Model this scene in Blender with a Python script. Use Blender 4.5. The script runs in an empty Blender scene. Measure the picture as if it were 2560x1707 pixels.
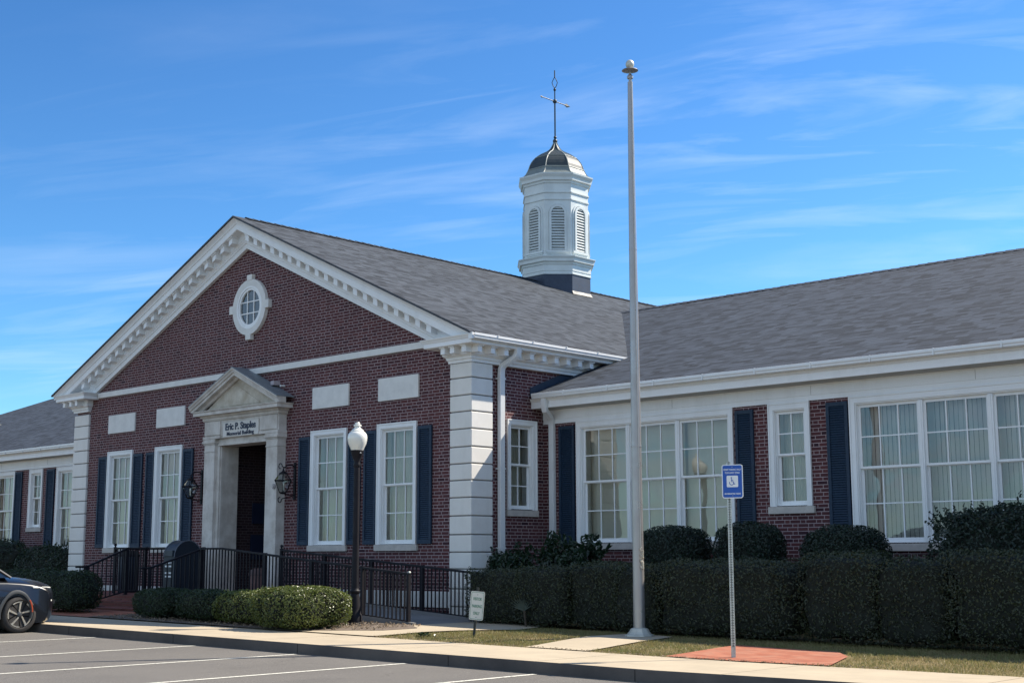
import bpy, bmesh, math, random
from mathutils import Vector, Matrix, noise
random.seed(7)
R = math.radians
SC = bpy.context.scene
COL = SC.collection

# ------------------------------------------------------------------ camera, sky, sun, exposure
def setup_view():
    yaw, pitch, roll = R(-43.242), R(9.009), R(-0.151)
    f = Vector((math.sin(yaw)*math.cos(pitch), math.cos(yaw)*math.cos(pitch), math.sin(pitch)))
    rt = Vector((math.cos(yaw), -math.sin(yaw), 0)); up = rt.cross(f)
    r2 = rt*math.cos(roll)+up*math.sin(roll); u2 = -rt*math.sin(roll)+up*math.cos(roll)
    cd = bpy.data.cameras.new('camera'); cam = bpy.data.objects.new('camera', cd); COL.objects.link(cam)
    m = Matrix((r2, u2, -f)).transposed().to_4x4(); m.translation = Vector((19.23, -19.25, 1.58))
    cam.matrix_world = m
    cd.sensor_width = 36; cd.lens = 3399.7/2560*36; cd.clip_end = 3000; cd.clip_start = .1
    SC.camera = cam
SUN = Vector((.462, 1.0, 1.13)).normalized()
SKY_STRENGTH, SUN_STRENGTH, EXPOSURE = .10, 5.0, 0.85
def setup_light():
    w = bpy.data.worlds.new('World'); SC.world = w; w.use_nodes = True
    nt = w.node_tree; N = nt.nodes; L = nt.links
    bg = N['Background']; bg.inputs['Strength'].default_value = SKY_STRENGTH
    sky = N.new('ShaderNodeTexSky'); sky.sky_type = 'NISHITA'; sky.sun_disc = False
    sky.sun_elevation = math.asin(SUN.z); sky.sun_rotation = math.atan2(SUN.x, SUN.y)
    sky.air_density = 1.0; sky.dust_density = .3; sky.ozone_density = 3.0; sky.altitude = 200
    hs = N.new('ShaderNodeHueSaturation'); hs.inputs['Saturation'].default_value = 1.02; hs.inputs['Value'].default_value = 1.0
    gm = N.new('ShaderNodeGamma'); gm.inputs['Gamma'].default_value = 1.35
    sc_ = N.new('ShaderNodeMix'); sc_.data_type = 'RGBA'; sc_.blend_type = 'MULTIPLY'; sc_.inputs['Factor'].default_value = 1; sc_.inputs['B'].default_value = (.345, .495, .56, 1)
    L.new(sky.outputs[0], gm.inputs['Color']); L.new(gm.outputs[0], sc_.inputs['A']); L.new(sc_.outputs['Result'], hs.inputs['Color'])
    # thin streaky cirrus: noise over the direction projected on a high layer
    tc = N.new('ShaderNodeTexCoord'); sep = N.new('ShaderNodeSeparateXYZ'); L.new(tc.outputs['Generated'], sep.inputs[0])
    def M(op, a, b=None):
        n = N.new('ShaderNodeMath'); n.operation = op
        for i, v in enumerate((a, b)):
            if v is None: continue
            if isinstance(v, (int, float)): n.inputs[i].default_value = v
            else: L.new(v, n.inputs[i])
        return n.outputs[0]
    den = M('ADD', M('MAXIMUM', sep.outputs['Z'], 0.0), .12)
    cx, cy = M('DIVIDE', sep.outputs['X'], den), M('DIVIDE', sep.outputs['Y'], den)
    cmb = N.new('ShaderNodeCombineXYZ'); L.new(cx, cmb.inputs[0]); L.new(cy, cmb.inputs[1])
    def layer(rot, sc, scale, detail, lo, hi, dist):
        mp = N.new('ShaderNodeMapping'); mp.vector_type = 'TEXTURE'; mp.inputs['Rotation'].default_value = (0, 0, R(rot)); mp.inputs['Scale'].default_value = tuple(1/k for k in sc)
        L.new(cmb.outputs[0], mp.inputs['Vector'])
        ns = N.new('ShaderNodeTexNoise'); ns.inputs['Scale'].default_value = scale; ns.inputs['Detail'].default_value = detail
        ns.inputs['Roughness'].default_value = .58; ns.inputs['Distortion'].default_value = dist
        L.new(mp.outputs[0], ns.inputs['Vector'])
        mr = N.new('ShaderNodeMapRange'); mr.inputs['From Min'].default_value = lo; mr.inputs['From Max'].default_value = hi
        L.new(ns.outputs['Fac'], mr.inputs['Value']); return mr.outputs[0]
    a = layer(34, (.30, .95, 1), 1.6, 12, .54, .92, .6)
    b = layer(28, (.35, 1.3, 1), 4.4, 11, .50, .92, .7)
    c = layer(36, (.35, .75, 1), .8, 5, .44, .64, .6)
    cl = M('MULTIPLY', M('ADD', M('MULTIPLY', a, 1.0), M('MULTIPLY', b, .45)), c)
    # a little more cloud towards the horizon, none below it
    hz = N.new('ShaderNodeMapRange'); hz.inputs['From Min'].default_value = .62; hz.inputs['From Max'].default_value = .12
    hz.inputs['To Min'].default_value = .35; hz.inputs['To Max'].default_value = 1.6; L.new(sep.outputs['Z'], hz.inputs['Value'])
    back = N.new('ShaderNodeMapRange'); back.inputs['From Min'].default_value = .05; back.inputs['From Max'].default_value = -.45
    back.inputs['To Max'].default_value = .62; L.new(sep.outputs['Y'], back.inputs['Value'])
    fill_cloud = M('MULTIPLY', back.outputs[0], layer(20, (1, 1, 1), 1.1, 6, .25, .6, .3))  # bright cloud added behind the view, unseen, to fill the shade
    side = N.new('ShaderNodeMapRange'); side.inputs['From Min'].default_value = -.95; side.inputs['From Max'].default_value = .0
    side.inputs['To Min'].default_value = .45; side.inputs['To Max'].default_value = 2.4; L.new(sep.outputs['X'], side.inputs['Value'])
    fac = M('MINIMUM', M('ADD', M('MULTIPLY', M('MULTIPLY', cl, hz.outputs[0]), side.outputs[0]), fill_cloud), .92)
    mix = N.new('ShaderNodeMix'); mix.data_type = 'RGBA'; L.new(fac, mix.inputs['Factor'])
    L.new(hs.outputs[0], mix.inputs['A']); mix.inputs['B'].default_value = (5.4, 6.3, 7.4, 1)
    L.new(mix.outputs['Result'], bg.inputs['Color'])
    ld = bpy.data.lights.new('sun', 'SUN'); ld.energy = SUN_STRENGTH; ld.angle = R(.5); ld.color = (1, .91, .78)
    lo = bpy.data.objects.new('sun', ld); COL.objects.link(lo); lo.rotation_euler = SUN.to_track_quat('Z', 'Y').to_euler()
    lo.location = (10, 20, 30)
    SC.view_settings.view_transform = 'Standard'; SC.view_settings.look = 'None'
    SC.view_settings.exposure = EXPOSURE; SC.view_settings.gamma = 1
setup_view(); setup_light()

# ------------------------------------------------------------------ mesh helpers
class MB:
    def __init__(s): s.v = []; s.f = []
    def add(s, vs, fs):
        n = len(s.v); s.v += [tuple(v) for v in vs]; s.f += [tuple(i+n for i in q) for q in fs]; return s
    def box(s, x0, x1, y0, y1, z0, z1):
        v = [(x, y, z) for z in (z0, z1) for y in (y0, y1) for x in (x0, x1)]
        return s.add(v, [(0,2,3,1),(4,5,7,6),(0,1,5,4),(1,3,7,5),(3,2,6,7),(2,0,4,6)])
    def quad(s, a, b, c, d): return s.add([a, b, c, d], [(0,1,2,3)])
    def prism(s, poly, fn, a, b):
        """poly of 2D points placed by fn(u, v, w) at w=a and w=b"""
        n = len(poly); vs = [fn(u, v, a) for u, v in poly]+[fn(u, v, b) for u, v in poly]
        fs = [tuple(range(n))[::-1], tuple(range(n, 2*n))]+[(i, (i+1)%n, (i+1)%n+n, i+n) for i in range(n)]
        return s.add(vs, fs)
    def tube(s, pts, r, n=8, closed=False):
        pts = [Vector(p) for p in pts]; rs = r if isinstance(r, (list, tuple)) else [r]*len(pts)
        base = len(s.v); k = len(pts); ref = None
        for i, p in enumerate(pts):
            if closed: t = pts[(i+1)%k]-pts[i-1]
            else: t = pts[min(i+1, k-1)]-pts[max(i-1, 0)]
            t.normalize()
            if ref is None: ref = Vector((0, 0, 1)) if abs(t.z) < .9 else Vector((1, 0, 0))
            a = t.cross(ref).normalized(); b = a.cross(t).normalized(); ref = b
            for j in range(n):
                th = 2*math.pi*j/n; s.v.append(tuple(p+(a*math.cos(th)+b*math.sin(th))*rs[i]))
        for i in range(k if closed else k-1):
            for j in range(n):
                q = (i+1) % k
                s.f.append((base+i*n+j, base+i*n+(j+1)%n, base+q*n+(j+1)%n, base+q*n+j))
        if not closed:
            s.f.append(tuple(base+j for j in range(n))); s.f.append(tuple(base+(k-1)*n+j for j in range(n))[::-1])
        return s
    def lathe(s, prof, c=(0,0,0), n=24, rot=0, sx=1, sy=1):
        base = len(s.v); k = len(prof)
        for r, z in prof:
            for j in range(n):
                th = 2*math.pi*j/n+rot; s.v.append((c[0]+r*math.cos(th)*sx, c[1]+r*math.sin(th)*sy, c[2]+z))
        for i in range(k-1):
            for j in range(n):
                s.f.append((base+i*n+j, base+i*n+(j+1)%n, base+(i+1)*n+(j+1)%n, base+(i+1)*n+j))
        if prof[0][0] > 1e-5: s.f.append(tuple(base+j for j in range(n))[::-1])
        if prof[-1][0] > 1e-5: s.f.append(tuple(base+(k-1)*n+j for j in range(n)))
        return s
    def sweep(s, path, prof, closed=False):
        """profile (outward d, z) swept with mitred corners along a horizontal path of (x, y); outward = right of travel"""
        k = len(path); base = len(s.v); m = len(prof)
        for i in range(k):
            p = Vector(path[i]); a = Vector(path[i-1]) if (i or closed) else None; b = Vector(path[(i+1)%k]) if (i < k-1 or closed) else None
            d1 = (p-a).normalized() if a is not None else (b-p).normalized()
            d2 = (b-p).normalized() if b is not None else d1
            n1 = Vector((d1.y, -d1.x)); n2 = Vector((d2.y, -d2.x)); n = (n1+n2); n = n/(n.dot(n1)) if n.length > 1e-6 else n1
            for d, z in prof: s.v.append((p.x+n.x*d, p.y+n.y*d, z))
        for i in range(k if closed else k-1):
            q = (i+1) % k
            for j in range(m): s.f.append((base+i*m+j, base+i*m+(j+1)%m, base+q*m+(j+1)%m, base+q*m+j))
        if not closed:
            s.f.append(tuple(base+j for j in range(m))); s.f.append(tuple(base+(k-1)*m+j for j in range(m))[::-1])
        return s
    def xf(s, mat):
        s.v = [tuple(mat @ Vector(v)) for v in s.v]; return s
    def mesh(s, name, mat, smooth=False, recalc=True):
        me = bpy.data.meshes.new(name); me.from_pydata(s.v, [], s.f); me.validate()
        if recalc:
            bm = bmesh.new(); bm.from_mesh(me); bmesh.ops.recalc_face_normals(bm, faces=bm.faces); bm.to_mesh(me); bm.free()
        if mat: me.materials.append(mat)
        if smooth:
            for p in me.polygons: p.use_smooth = True
            try: me.set_sharp_from_angle(angle=R(38))
            except Exception: pass
        return me

def link(name, me, parent=None):
    o = bpy.data.objects.new(name, me); COL.objects.link(o)
    if parent is not None:
        o.parent = parent; o.matrix_parent_inverse = parent.matrix_world.inverted()
    return o
def ob(name, mb, mat, parent=None, smooth=False, bevel=0, recalc=True):
    o = link(name, mb.mesh(name, mat, smooth, recalc), parent)
    if bevel:
        b = o.modifiers.new('bevel', 'BEVEL'); b.width = bevel; b.segments = 2; b.limit_method = 'ANGLE'; b.angle_limit = R(40)
    return o
def tag(o, label=None, cat=None, group=None, kind=None):
    if label: o['label'] = label
    if cat: o['category'] = cat
    if group: o['group'] = group
    if kind: o['kind'] = kind
    return o
def thing(name, label, cat, loc, group=None):
    o = bpy.data.objects.new(name, None); COL.objects.link(o); o.empty_display_size = .2
    o.location = loc; o.matrix_world = Matrix.Translation(loc)
    return tag(o, label, cat, group)
def struct(name, mb, mat, smooth=False, recalc=True):
    return tag(ob(name, mb, mat, None, smooth, recalc=recalc), kind='structure')

# ------------------------------------------------------------------ materials
class Mat:
    def __init__(s, name, rough=.6, color=(.5,.5,.5), metal=0, spec=.5):
        s.m = bpy.data.materials.new(name); s.m.use_nodes = True; s.nt = s.m.node_tree; s.N = s.nt.nodes; s.L = s.nt.links
        s.b = s.N['Principled BSDF']; s.b.inputs['Roughness'].default_value = rough; s.b.inputs['Metallic'].default_value = metal
        s.b.inputs['Base Color'].default_value = (*color, 1); s.b.inputs['Specular IOR Level'].default_value = spec
        s._c = None
    def coord(s):
        if s._c is None: s._c = s.N.new('ShaderNodeTexCoord').outputs['Object']
        return s._c
    def val(s, sock, v):
        if isinstance(v, (int, float)): sock.default_value = v
        elif isinstance(v, tuple): sock.default_value = (*v, 1) if len(v) == 3 and len(sock.default_value) == 4 else v
        else: s.L.new(v, sock)
    def M(s, op, a, b=None, c=None):
        n = s.N.new('ShaderNodeMath'); n.operation = op
        for i, v in enumerate((a, b, c)):
            if v is not None: s.val(n.inputs[i], v)
        return n.outputs[0]
    def sep(s, v):
        n = s.N.new('ShaderNodeSeparateXYZ'); s.L.new(v, n.inputs[0]); return n.outputs
    def comb(s, x, y, z=0.0):
        n = s.N.new('ShaderNodeCombineXYZ')
        for i, v in enumerate((x, y, z)): s.val(n.inputs[i], v)
        return n.outputs[0]
    def noise(s, scale, detail=4, vec=None, rough=.55, dist=0, sc=None):
        n = s.N.new('ShaderNodeTexNoise'); n.inputs['Scale'].default_value = scale; n.inputs['Detail'].default_value = detail
        n.inputs['Roughness'].default_value = rough; n.inputs['Distortion'].default_value = dist
        v = vec if vec is not None else s.coord()
        if sc:
            mp = s.N.new('ShaderNodeMapping'); mp.inputs['Scale'].default_value = sc; s.L.new(v, mp.inputs['Vector']); v = mp.outputs[0]
        s.L.new(v, n.inputs['Vector']); return n.outputs['Fac']
    def white(s, vec):
        n = s.N.new('ShaderNodeTexWhiteNoise'); n.noise_dimensions = '3D'; s.L.new(vec, n.inputs['Vector']); return n.outputs['Value']
    def mr(s, v, a, b, c=0., d=1.):
        n = s.N.new('ShaderNodeMapRange'); s.L.new(v, n.inputs['Value'])
        for k, x in (('From Min', a), ('From Max', b), ('To Min', c), ('To Max', d)): n.inputs[k].default_value = x
        return n.outputs[0]
    def mix(s, f, a, b, blend='MIX'):
        n = s.N.new('ShaderNodeMix'); n.data_type = 'RGBA'; n.blend_type = blend
        s.val(n.inputs['Factor'], f); s.val(n.inputs['A'], a); s.val(n.inputs['B'], b); return n.outputs['Result']
    def color(s, v): s.val(s.b.inputs['Base Color'], v); return s
    def rough(s, v): s.val(s.b.inputs['Roughness'], v); return s
    def bump(s, h, strength=.3, dist=.01):
        n = s.N.new('ShaderNodeBump'); n.inputs['Strength'].default_value = strength; n.inputs['Distance'].default_value = dist
        s.L.new(h, n.inputs['Height']); s.L.new(n.outputs[0], s.b.inputs['Normal']); return s

def brick_mat(name, c1, c2, mortar, soldier=False):
    m = Mat(name, .85, spec=.25); x, y, z = m.sep(m.coord())
    u = m.M('ADD', x, y); ch = .0677; per = .326
    row = m.M('FLOOR', m.M('DIVIDE', z, ch)); odd = m.M('MODULO', m.M('ABSOLUTE', row), 2.0)
    six = m.M('LESS_THAN', m.M('MODULO', m.M('ABSOLUTE', row), 6.0), .5)      # every sixth course all stretchers
    us = m.M('DIVIDE', m.M('ADD', u, m.M('MULTIPLY', odd, per/2)), per)
    cell = m.M('FLOOR', us); f = m.M('FRACT', us)
    head = m.M('GREATER_THAN', f, .665)
    d1 = m.M('MINIMUM', f, m.M('ABSOLUTE', m.M('SUBTRACT', f, .665))); d1 = m.M('MINIMUM', d1, m.M('SUBTRACT', 1., f))
    d1 = m.M('MULTIPLY', d1, per)
    us2 = m.M('DIVIDE', u, .213); f2 = m.M('FRACT', us2); d2 = m.M('MULTIPLY', m.M('MINIMUM', f2, m.M('SUBTRACT', 1., f2)), .213)
    dh = m.M('ADD', m.M('MULTIPLY', d1, m.M('SUBTRACT', 1., six)), m.M('MULTIPLY', d2, six))
    fz = m.M('FRACT', m.M('DIVIDE', z, ch)); dz = m.M('MULTIPLY', m.M('MINIMUM', fz, m.M('SUBTRACT', 1., fz)), ch)
    wob = m.M('MULTIPLY', m.M('SUBTRACT', m.noise(38, 2), .5), .004)
    dd = m.M('ADD', m.M('MINIMUM', dh, dz), wob)
    fac = m.mr(dd, .0052, .0080)
    ident = m.M('ADD', m.M('MULTIPLY', cell, 2.), head); ident = m.M('ADD', m.M('MULTIPLY', ident, m.M('SUBTRACT', 1., six)), m.M('MULTIPLY', m.M('ADD', m.M('FLOOR', us2), 77.), six))
    rnd = m.white(m.comb(ident, row, 3.0)); rnd2 = m.white(m.comb(ident, row, 9.0))
    bc = m.mix(rnd, c1, c2); bc = m.mix(m.mr(rnd2, .86, 1.), bc, (c1[0]*.45, c1[1]*.5, c1[2]*.7))
    bc = m.mix(m.mr(m.noise(1.1, 5), .35, .75, 0, .35), bc, (c2[0]*1.25, c2[1]*1.2, c2[2]*1.15))
    mc = m.mix(m.mr(m.noise(2.2, 4), .3, .7), mortar, (mortar[0]*.72, mortar[1]*.7, mortar[2]*.7))
    m.color(m.mix(fac, mc, bc)); m.bump(fac, .55, .006); return m.m

def shingle_mat(name, axis, tint=(1,1,1)):
    m = Mat(name, .93, spec=.2); x, y, z = m.sep(m.coord()); u = x if axis == 'x' else y
    v = m.M('DIVIDE', z, .0545); row = m.M('FLOOR', v); fr = m.M('FRACT', v)
    off = m.white(m.comb(row, 4.0, 1.0)); uu = m.M('ADD', m.M('DIVIDE', u, .24), m.M('MULTIPLY', off, 9.))
    tab = m.M('FLOOR', uu); r1 = m.white(m.comb(tab, row, 2.0)); r2 = m.white(m.comb(tab, row, 5.0))
    a = tuple(.052*t for t in tint); b = tuple(.19*t for t in tint)
    c = m.mix(r1, a, b); c = m.mix(m.mr(r2, .75, 1., 0, .6), c, (.185*tint[0], .18*tint[1], .178*tint[2]))
    c = m.mix(m.mr(m.noise(.35, 4, sc=(1, 1, 1)), .35, .7, 0, .3), c, (.07*tint[0], .072*tint[1], .075*tint[2]))
    c = m.mix(m.mr(m.noise(90, 2), .45, .8, 0, .4), c, (.26*tint[0], .25*tint[1], .24*tint[2]))
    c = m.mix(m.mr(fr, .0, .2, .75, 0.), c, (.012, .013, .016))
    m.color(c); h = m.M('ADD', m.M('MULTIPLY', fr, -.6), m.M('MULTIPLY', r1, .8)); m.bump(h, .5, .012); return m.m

def plain(name, color, rough=.6, metal=0, var=.12, scale=3., spec=.5, bump=0, bscale=60, dark=None):
    m = Mat(name, rough, color, metal, spec); d = dark or tuple(c*(1-var*2.2) for c in color)
    m.color(m.mix(m.mr(m.noise(scale, 6, rough=.62), .38, .72, 0, .75), color, d))
    m.rough(m.mr(m.noise(scale*4, 3), .3, .7, max(rough-.08, .02), min(rough+.1, 1)))
    if bump: m.bump(m.noise(bscale, 4), bump, .01)
    return m.m

def stained(name, base, stain, streak=True, rough=.75, lo=.42, hi=.72, amt=.8):
    m = Mat(name, rough, base, spec=.3)
    n1 = m.noise(2.6, 7, rough=.65); n2 = m.noise(3.5, 5, sc=(1, 1, .16), rough=.6)
    c = m.mix(m.mr(n1, lo, hi, 0, amt), base, stain)
    if streak: c = m.mix(m.mr(n2, .5, .8, 0, amt*.7), c, tuple(s*.8 for s in stain))
    c = m.mix(m.mr(m.noise(70, 3), .4, .7, 0, .2), c, tuple(b*.75 for b in base))
    m.color(c); m.bump(m.noise(45, 5), .18, .006); return m.m

def glass_mat():
    m = bpy.data.materials.new('window_glass'); m.use_nodes = True; nt = m.node_tree; N = nt.nodes; L = nt.links
    N.remove(N['Principled BSDF']); out = N['Material Output']
    t = N.new('ShaderNodeBsdfTransparent'); t.inputs[0].default_value = (.90, .92, .90, 1)
    g = N.new('ShaderNodeBsdfGlossy'); g.inputs['Roughness'].default_value = .015; g.inputs[0].default_value = (.95, .98, 1, 1)
    fr = N.new('ShaderNodeFresnel'); fr.inputs['IOR'].default_value = 1.75
    tc = N.new('ShaderNodeTexCoord'); ns = N.new('ShaderNodeTexNoise'); ns.inputs['Scale'].default_value = 1.6; ns.inputs['Detail'].default_value = 1
    L.new(tc.outputs['Object'], ns.inputs['Vector']); bp = N.new('ShaderNodeBump'); bp.inputs['Strength'].default_value = .35; bp.inputs['Distance'].default_value = .02
    L.new(ns.outputs['Fac'], bp.inputs['Height']); L.new(bp.outputs[0], g.inputs['Normal'])
    mx = N.new('ShaderNodeMixShader'); L.new(fr.outputs[0], mx.inputs[0]); L.new(t.outputs[0], mx.inputs[1]); L.new(g.outputs[0], mx.inputs[2])
    L.new(mx.outputs[0], out.inputs['Surface']); return m

def leaf_mat(name, c1, c2, c3, gloss=.38, trans=.25):
    m = Mat(name, gloss, c1, spec=.5)
    r = m.noise(11, 2); n2 = m.noise(1.3, 3)
    c = m.mix(m.mr(r, .32, .68), c1, c2); c = m.mix(m.mr(n2, .45, .75, 0, .6), c, c3); m.color(c)
    tr = m.N.new('ShaderNodeBsdfTranslucent'); m.val(tr.inputs[0], c)
    mx = m.N.new('ShaderNodeMixShader'); mx.inputs[0].default_value = trans
    m.L.new(m.b.outputs[0], mx.inputs[1]); m.L.new(tr.outputs[0], mx.inputs[2]); m.L.new(mx.outputs[0], m.N['Material Output'].inputs['Surface'])
    return m.m

BRICK = brick_mat('red_brick', (.058, .022, .027), (.100, .034, .036), (.38, .30, .30))
BRICK_STEP = brick_mat('step_brick', (.15, .05, .042), (.20, .075, .06), (.17, .10, .09))
SHING_Y = shingle_mat('shingles_main', 'y', (.38, .44, .53)); SHING_X = shingle_mat('shingles_wing', 'x', (.31, .39, .52))  # same shingles; weaker sun on the wing slope put into its darker tint
TRIM = stained('white_painted_wood', (.80, .81, .81), (.60, .60, .57), rough=.5, lo=.5, hi=.85, amt=.35)
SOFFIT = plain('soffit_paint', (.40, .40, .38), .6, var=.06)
QUOIN = stained('painted_masonry', (.73, .71, .67), (.56, .53, .48), rough=.8, lo=.45, hi=.8, amt=.4)
JOINT = plain('joint_shadow', (.25, .24, .23), .9)
STUCCO = plain('cast_stone_panel', (.70, .69, .66), .85, var=.08, scale=4, bump=.12)
SILL = plain('sill_stone', (.50, .46, .42), .8, var=.15, scale=5, bump=.15)
LIME = stained('weathered_limestone', (.64, .60, .55), (.36, .31, .26))
LIME2 = stained('stained_tympanum', (.60, .55, .46), (.36, .30, .22), lo=.38, hi=.62)
LEAD = plain('lead_flashing', (.19, .215, .235), .55, var=.15)
SHUT = plain('navy_shutter_paint', (.006, .025, .055), .65, var=.12, scale=5)
GLASS = glass_mat()
def cloth_mat(name, c, d):
    m = Mat(name, .9, c, spec=.1); m.color(m.mix(m.mr(m.noise(3, 4, sc=(1, 1, .25)), .35, .7), c, d))
    tr = m.N.new('ShaderNodeBsdfTranslucent'); tr.inputs[0].default_value = (*c, 1); mx = m.N.new('ShaderNodeMixShader'); mx.inputs[0].default_value = .15
    m.L.new(m.b.outputs[0], mx.inputs[1]); m.L.new(tr.outputs[0], mx.inputs[2]); m.L.new(mx.outputs[0], m.N['Material Output'].inputs['Surface']); return m.m
SHEER = cloth_mat('sheer_curtain', (.80, .74, .62), (.64, .59, .49))
BLIND = cloth_mat('cream_blind', (.82, .76, .63), (.74, .68, .56))
DRAPE = cloth_mat('grey_drape', (.80, .77, .72), (.66, .63, .60))
DARKIN = plain('dark_interior', (.03, .035, .04), .9)
GUTTER = plain('white_aluminium', (.72, .73, .73), .32, var=.05, spec=.6)
COPPER = stained('patinated_copper', (.028, .045, .055), (.085, .085, .075), rough=.5, amt=.6)
SKIRT = stained('pale_copper_skirt', (.20, .23, .22), (.12, .14, .14), rough=.5)
COPPER_RIB = plain('copper_rib', (.26, .29, .27), .5)
CUPW = plain('cupola_paint', (.66, .70, .69), .5, var=.1, scale=2)
DARKBASE = plain('cupola_base_membrane', (.035, .05, .085), .55, var=.2)
IRON = plain('black_iron', (.008, .007, .011), .6, spec=.25)
IRON2 = plain('verdigris_iron', (.02, .035, .045), .5)
ALU = plain('satin_aluminium', (.37, .355, .345), .33, metal=.55, var=.04, scale=.8)
GALV = plain('galvanised_steel', (.50, .53, .50), .45, metal=.5, var=.2, scale=14)
STONEBASE = plain('pole_flash_collar', (.55, .54, .47), .5, metal=.3, var=.15)
SBLUE = plain('sign_blue', (.010, .085, .40), .45, var=.05); SWHITE = plain('sign_white', (.78, .80, .80), .45, var=.05)
SCREAM = plain('sign_face', (.62, .62, .56), .5, var=.08, scale=8); SGREEN = plain('sign_green', (.04, .20, .12), .5)
LETTER = plain('letter_navy', (.015, .025, .06), .5)
def globe_mat():
    m = Mat('milk_glass', .12, (.78, .77, .70), spec=.6); m.b.inputs['Subsurface Weight'].default_value = .3
    m.b.inputs['Subsurface Radius'].default_value = (.05, .05, .05); m.b.inputs['Coat Weight'].default_value = .4; return m.m
GLOBE = globe_mat()
def lantern_glass():
    m = glass_mat(); m.name = 'lantern_glass'
    for n in m.node_tree.nodes:
        if n.type == 'FRESNEL': n.inputs[0].default_value = 1.35
        if n.type == 'BSDF_TRANSPARENT': n.inputs[0].default_value = (.88, .90, .88, 1)
    return m
LGLASS = lantern_glass()

def asphalt_mat():
    m = Mat('asphalt', .88, spec=.3)
    c = m.mix(m.mr(m.noise(.5, 6, rough=.6), .35, .7), (.180, .165, .143), (.140, .128, .112))
    c = m.mix(m.mr(m.noise(4, 5, sc=(.5, .12, 1)), .56, .78, 0, .5), c, (.10, .095, .09))
    c = m.mix(m.mr(m.noise(160, 3), .4, .62), c, (.09, .085, .08)); c = m.mix(m.mr(m.noise(75, 2), .62, .72, 0, .8), c, (.33, .31, .28))
    vo = m.N.new('ShaderNodeTexVoronoi'); vo.feature = 'DISTANCE_TO_EDGE'; vo.inputs['Scale'].default_value = .22
    mp = m.N.new('ShaderNodeVectorMath'); mp.operation = 'ADD'; nz = m.N.new('ShaderNodeTexNoise'); nz.inputs['Scale'].default_value = 1.2; nz.inputs['Detail'].default_value = 6
    m.L.new(m.coord(), nz.inputs['Vector']); sc2 = m.N.new('ShaderNodeVectorMath'); sc2.operation = 'SCALE'; sc2.inputs['Scale'].default_value = 1.3; m.L.new(nz.outputs['Color'], sc2.inputs[0])
    m.L.new(m.coord(), mp.inputs[0]); m.L.new(sc2.outputs[0], mp.inputs[1]); m.L.new(mp.outputs[0], vo.inputs['Vector'])
    c = m.mix(m.mr(vo.outputs['Distance'], .003, .0009, 0, .55), c, (.05, .046, .042))
    c = m.mix(m.mr(m.noise(.9, 3, sc=(1, .45, 1)), .62, .72, 0, .35), c, (.085, .078, .07))
    m.color(c); m.bump(m.noise(130, 3), .5, .006); return m.m
ASPH = asphalt_mat()
def conc(name, a, b, joint=None):
    m = Mat(name, .88, spec=.3)
    c = m.mix(m.mr(m.noise(1.1, 7, rough=.65), .35, .7), a, b); c = m.mix(m.mr(m.noise(5, 4, sc=(.3, 1, 1)), .55, .8, 0, .45), c, tuple(k*.7 for k in b))
    c = m.mix(m.mr(m.noise(120, 3), .45, .7, 0, .4), c, tuple(k*.72 for k in a))
    m.color(c); m.bump(m.noise(100, 3), .25, .004); return m.m
CONC = conc('sidewalk_concrete', (.46, .385, .275), (.37, .31, .225)); KERB = conc('kerb_concrete', (.115, .10, .09), (.065, .058, .055))
RAMPC = conc('ramp_concrete', (.22, .22, .22), (.15, .15, .15))
def paint_mat():
    m = Mat('road_paint', .8, (.62, .60, .52), spec=.3); m.color(m.mix(m.mr(m.noise(28, 5), .52, .66), (.66, .64, .55), (.26, .25, .22))); return m.m
PAINT = paint_mat()
def lawn_mat():
    m = Mat('lawn_soil', .95, spec=.1)
    c = m.mix(m.mr(m.noise(1.6, 6), .35, .65), (.19, .155, .065), (.25, .19, .10)); c = m.mix(m.mr(m.noise(60, 3), .4, .7), c, (.11, .085, .045)); m.color(c); m.bump(m.noise(60, 4), .8, .02); return m.m
LAWN = lawn_mat()
MULCH = plain('leaf_mulch', (.17, .13, .10), .95, var=.3, scale=22, bump=.9, bscale=40)
def paver_mat():
    m = Mat('brick_paving', .9, spec=.2); x, y, z = m.sep(m.coord())
    row = m.M('FLOOR', m.M('DIVIDE', y, .1)); us = m.M('DIVIDE', m.M('ADD', x, m.M('MULTIPLY', m.M('MODULO', m.M('ABSOLUTE', row), 2.), .1)), .2)
    f = m.M('FRACT', us); fy = m.M('FRACT', m.M('DIVIDE', y, .1))
    d = m.M('MINIMUM', m.M('MULTIPLY', m.M('MINIMUM', f, m.M('SUBTRACT', 1., f)), .2), m.M('MULTIPLY', m.M('MINIMUM', fy, m.M('SUBTRACT', 1., fy)), .1))
    r = m.white(m.comb(m.M('FLOOR', us), row, 1.)); c = m.mix(r, (.30, .095, .055), (.40, .15, .09))
    c = m.mix(m.mr(d, .002, .005), (.20, .12, .09), c); c = m.mix(m.mr(m.noise(3, 5), .45, .75, 0, .4), c, (.38, .24, .17)); m.color(c); return m.m
PAVER = paver_mat()
FARG = plain('far_ground', (.10, .105, .06), .95, var=.3, scale=.05)

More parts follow.
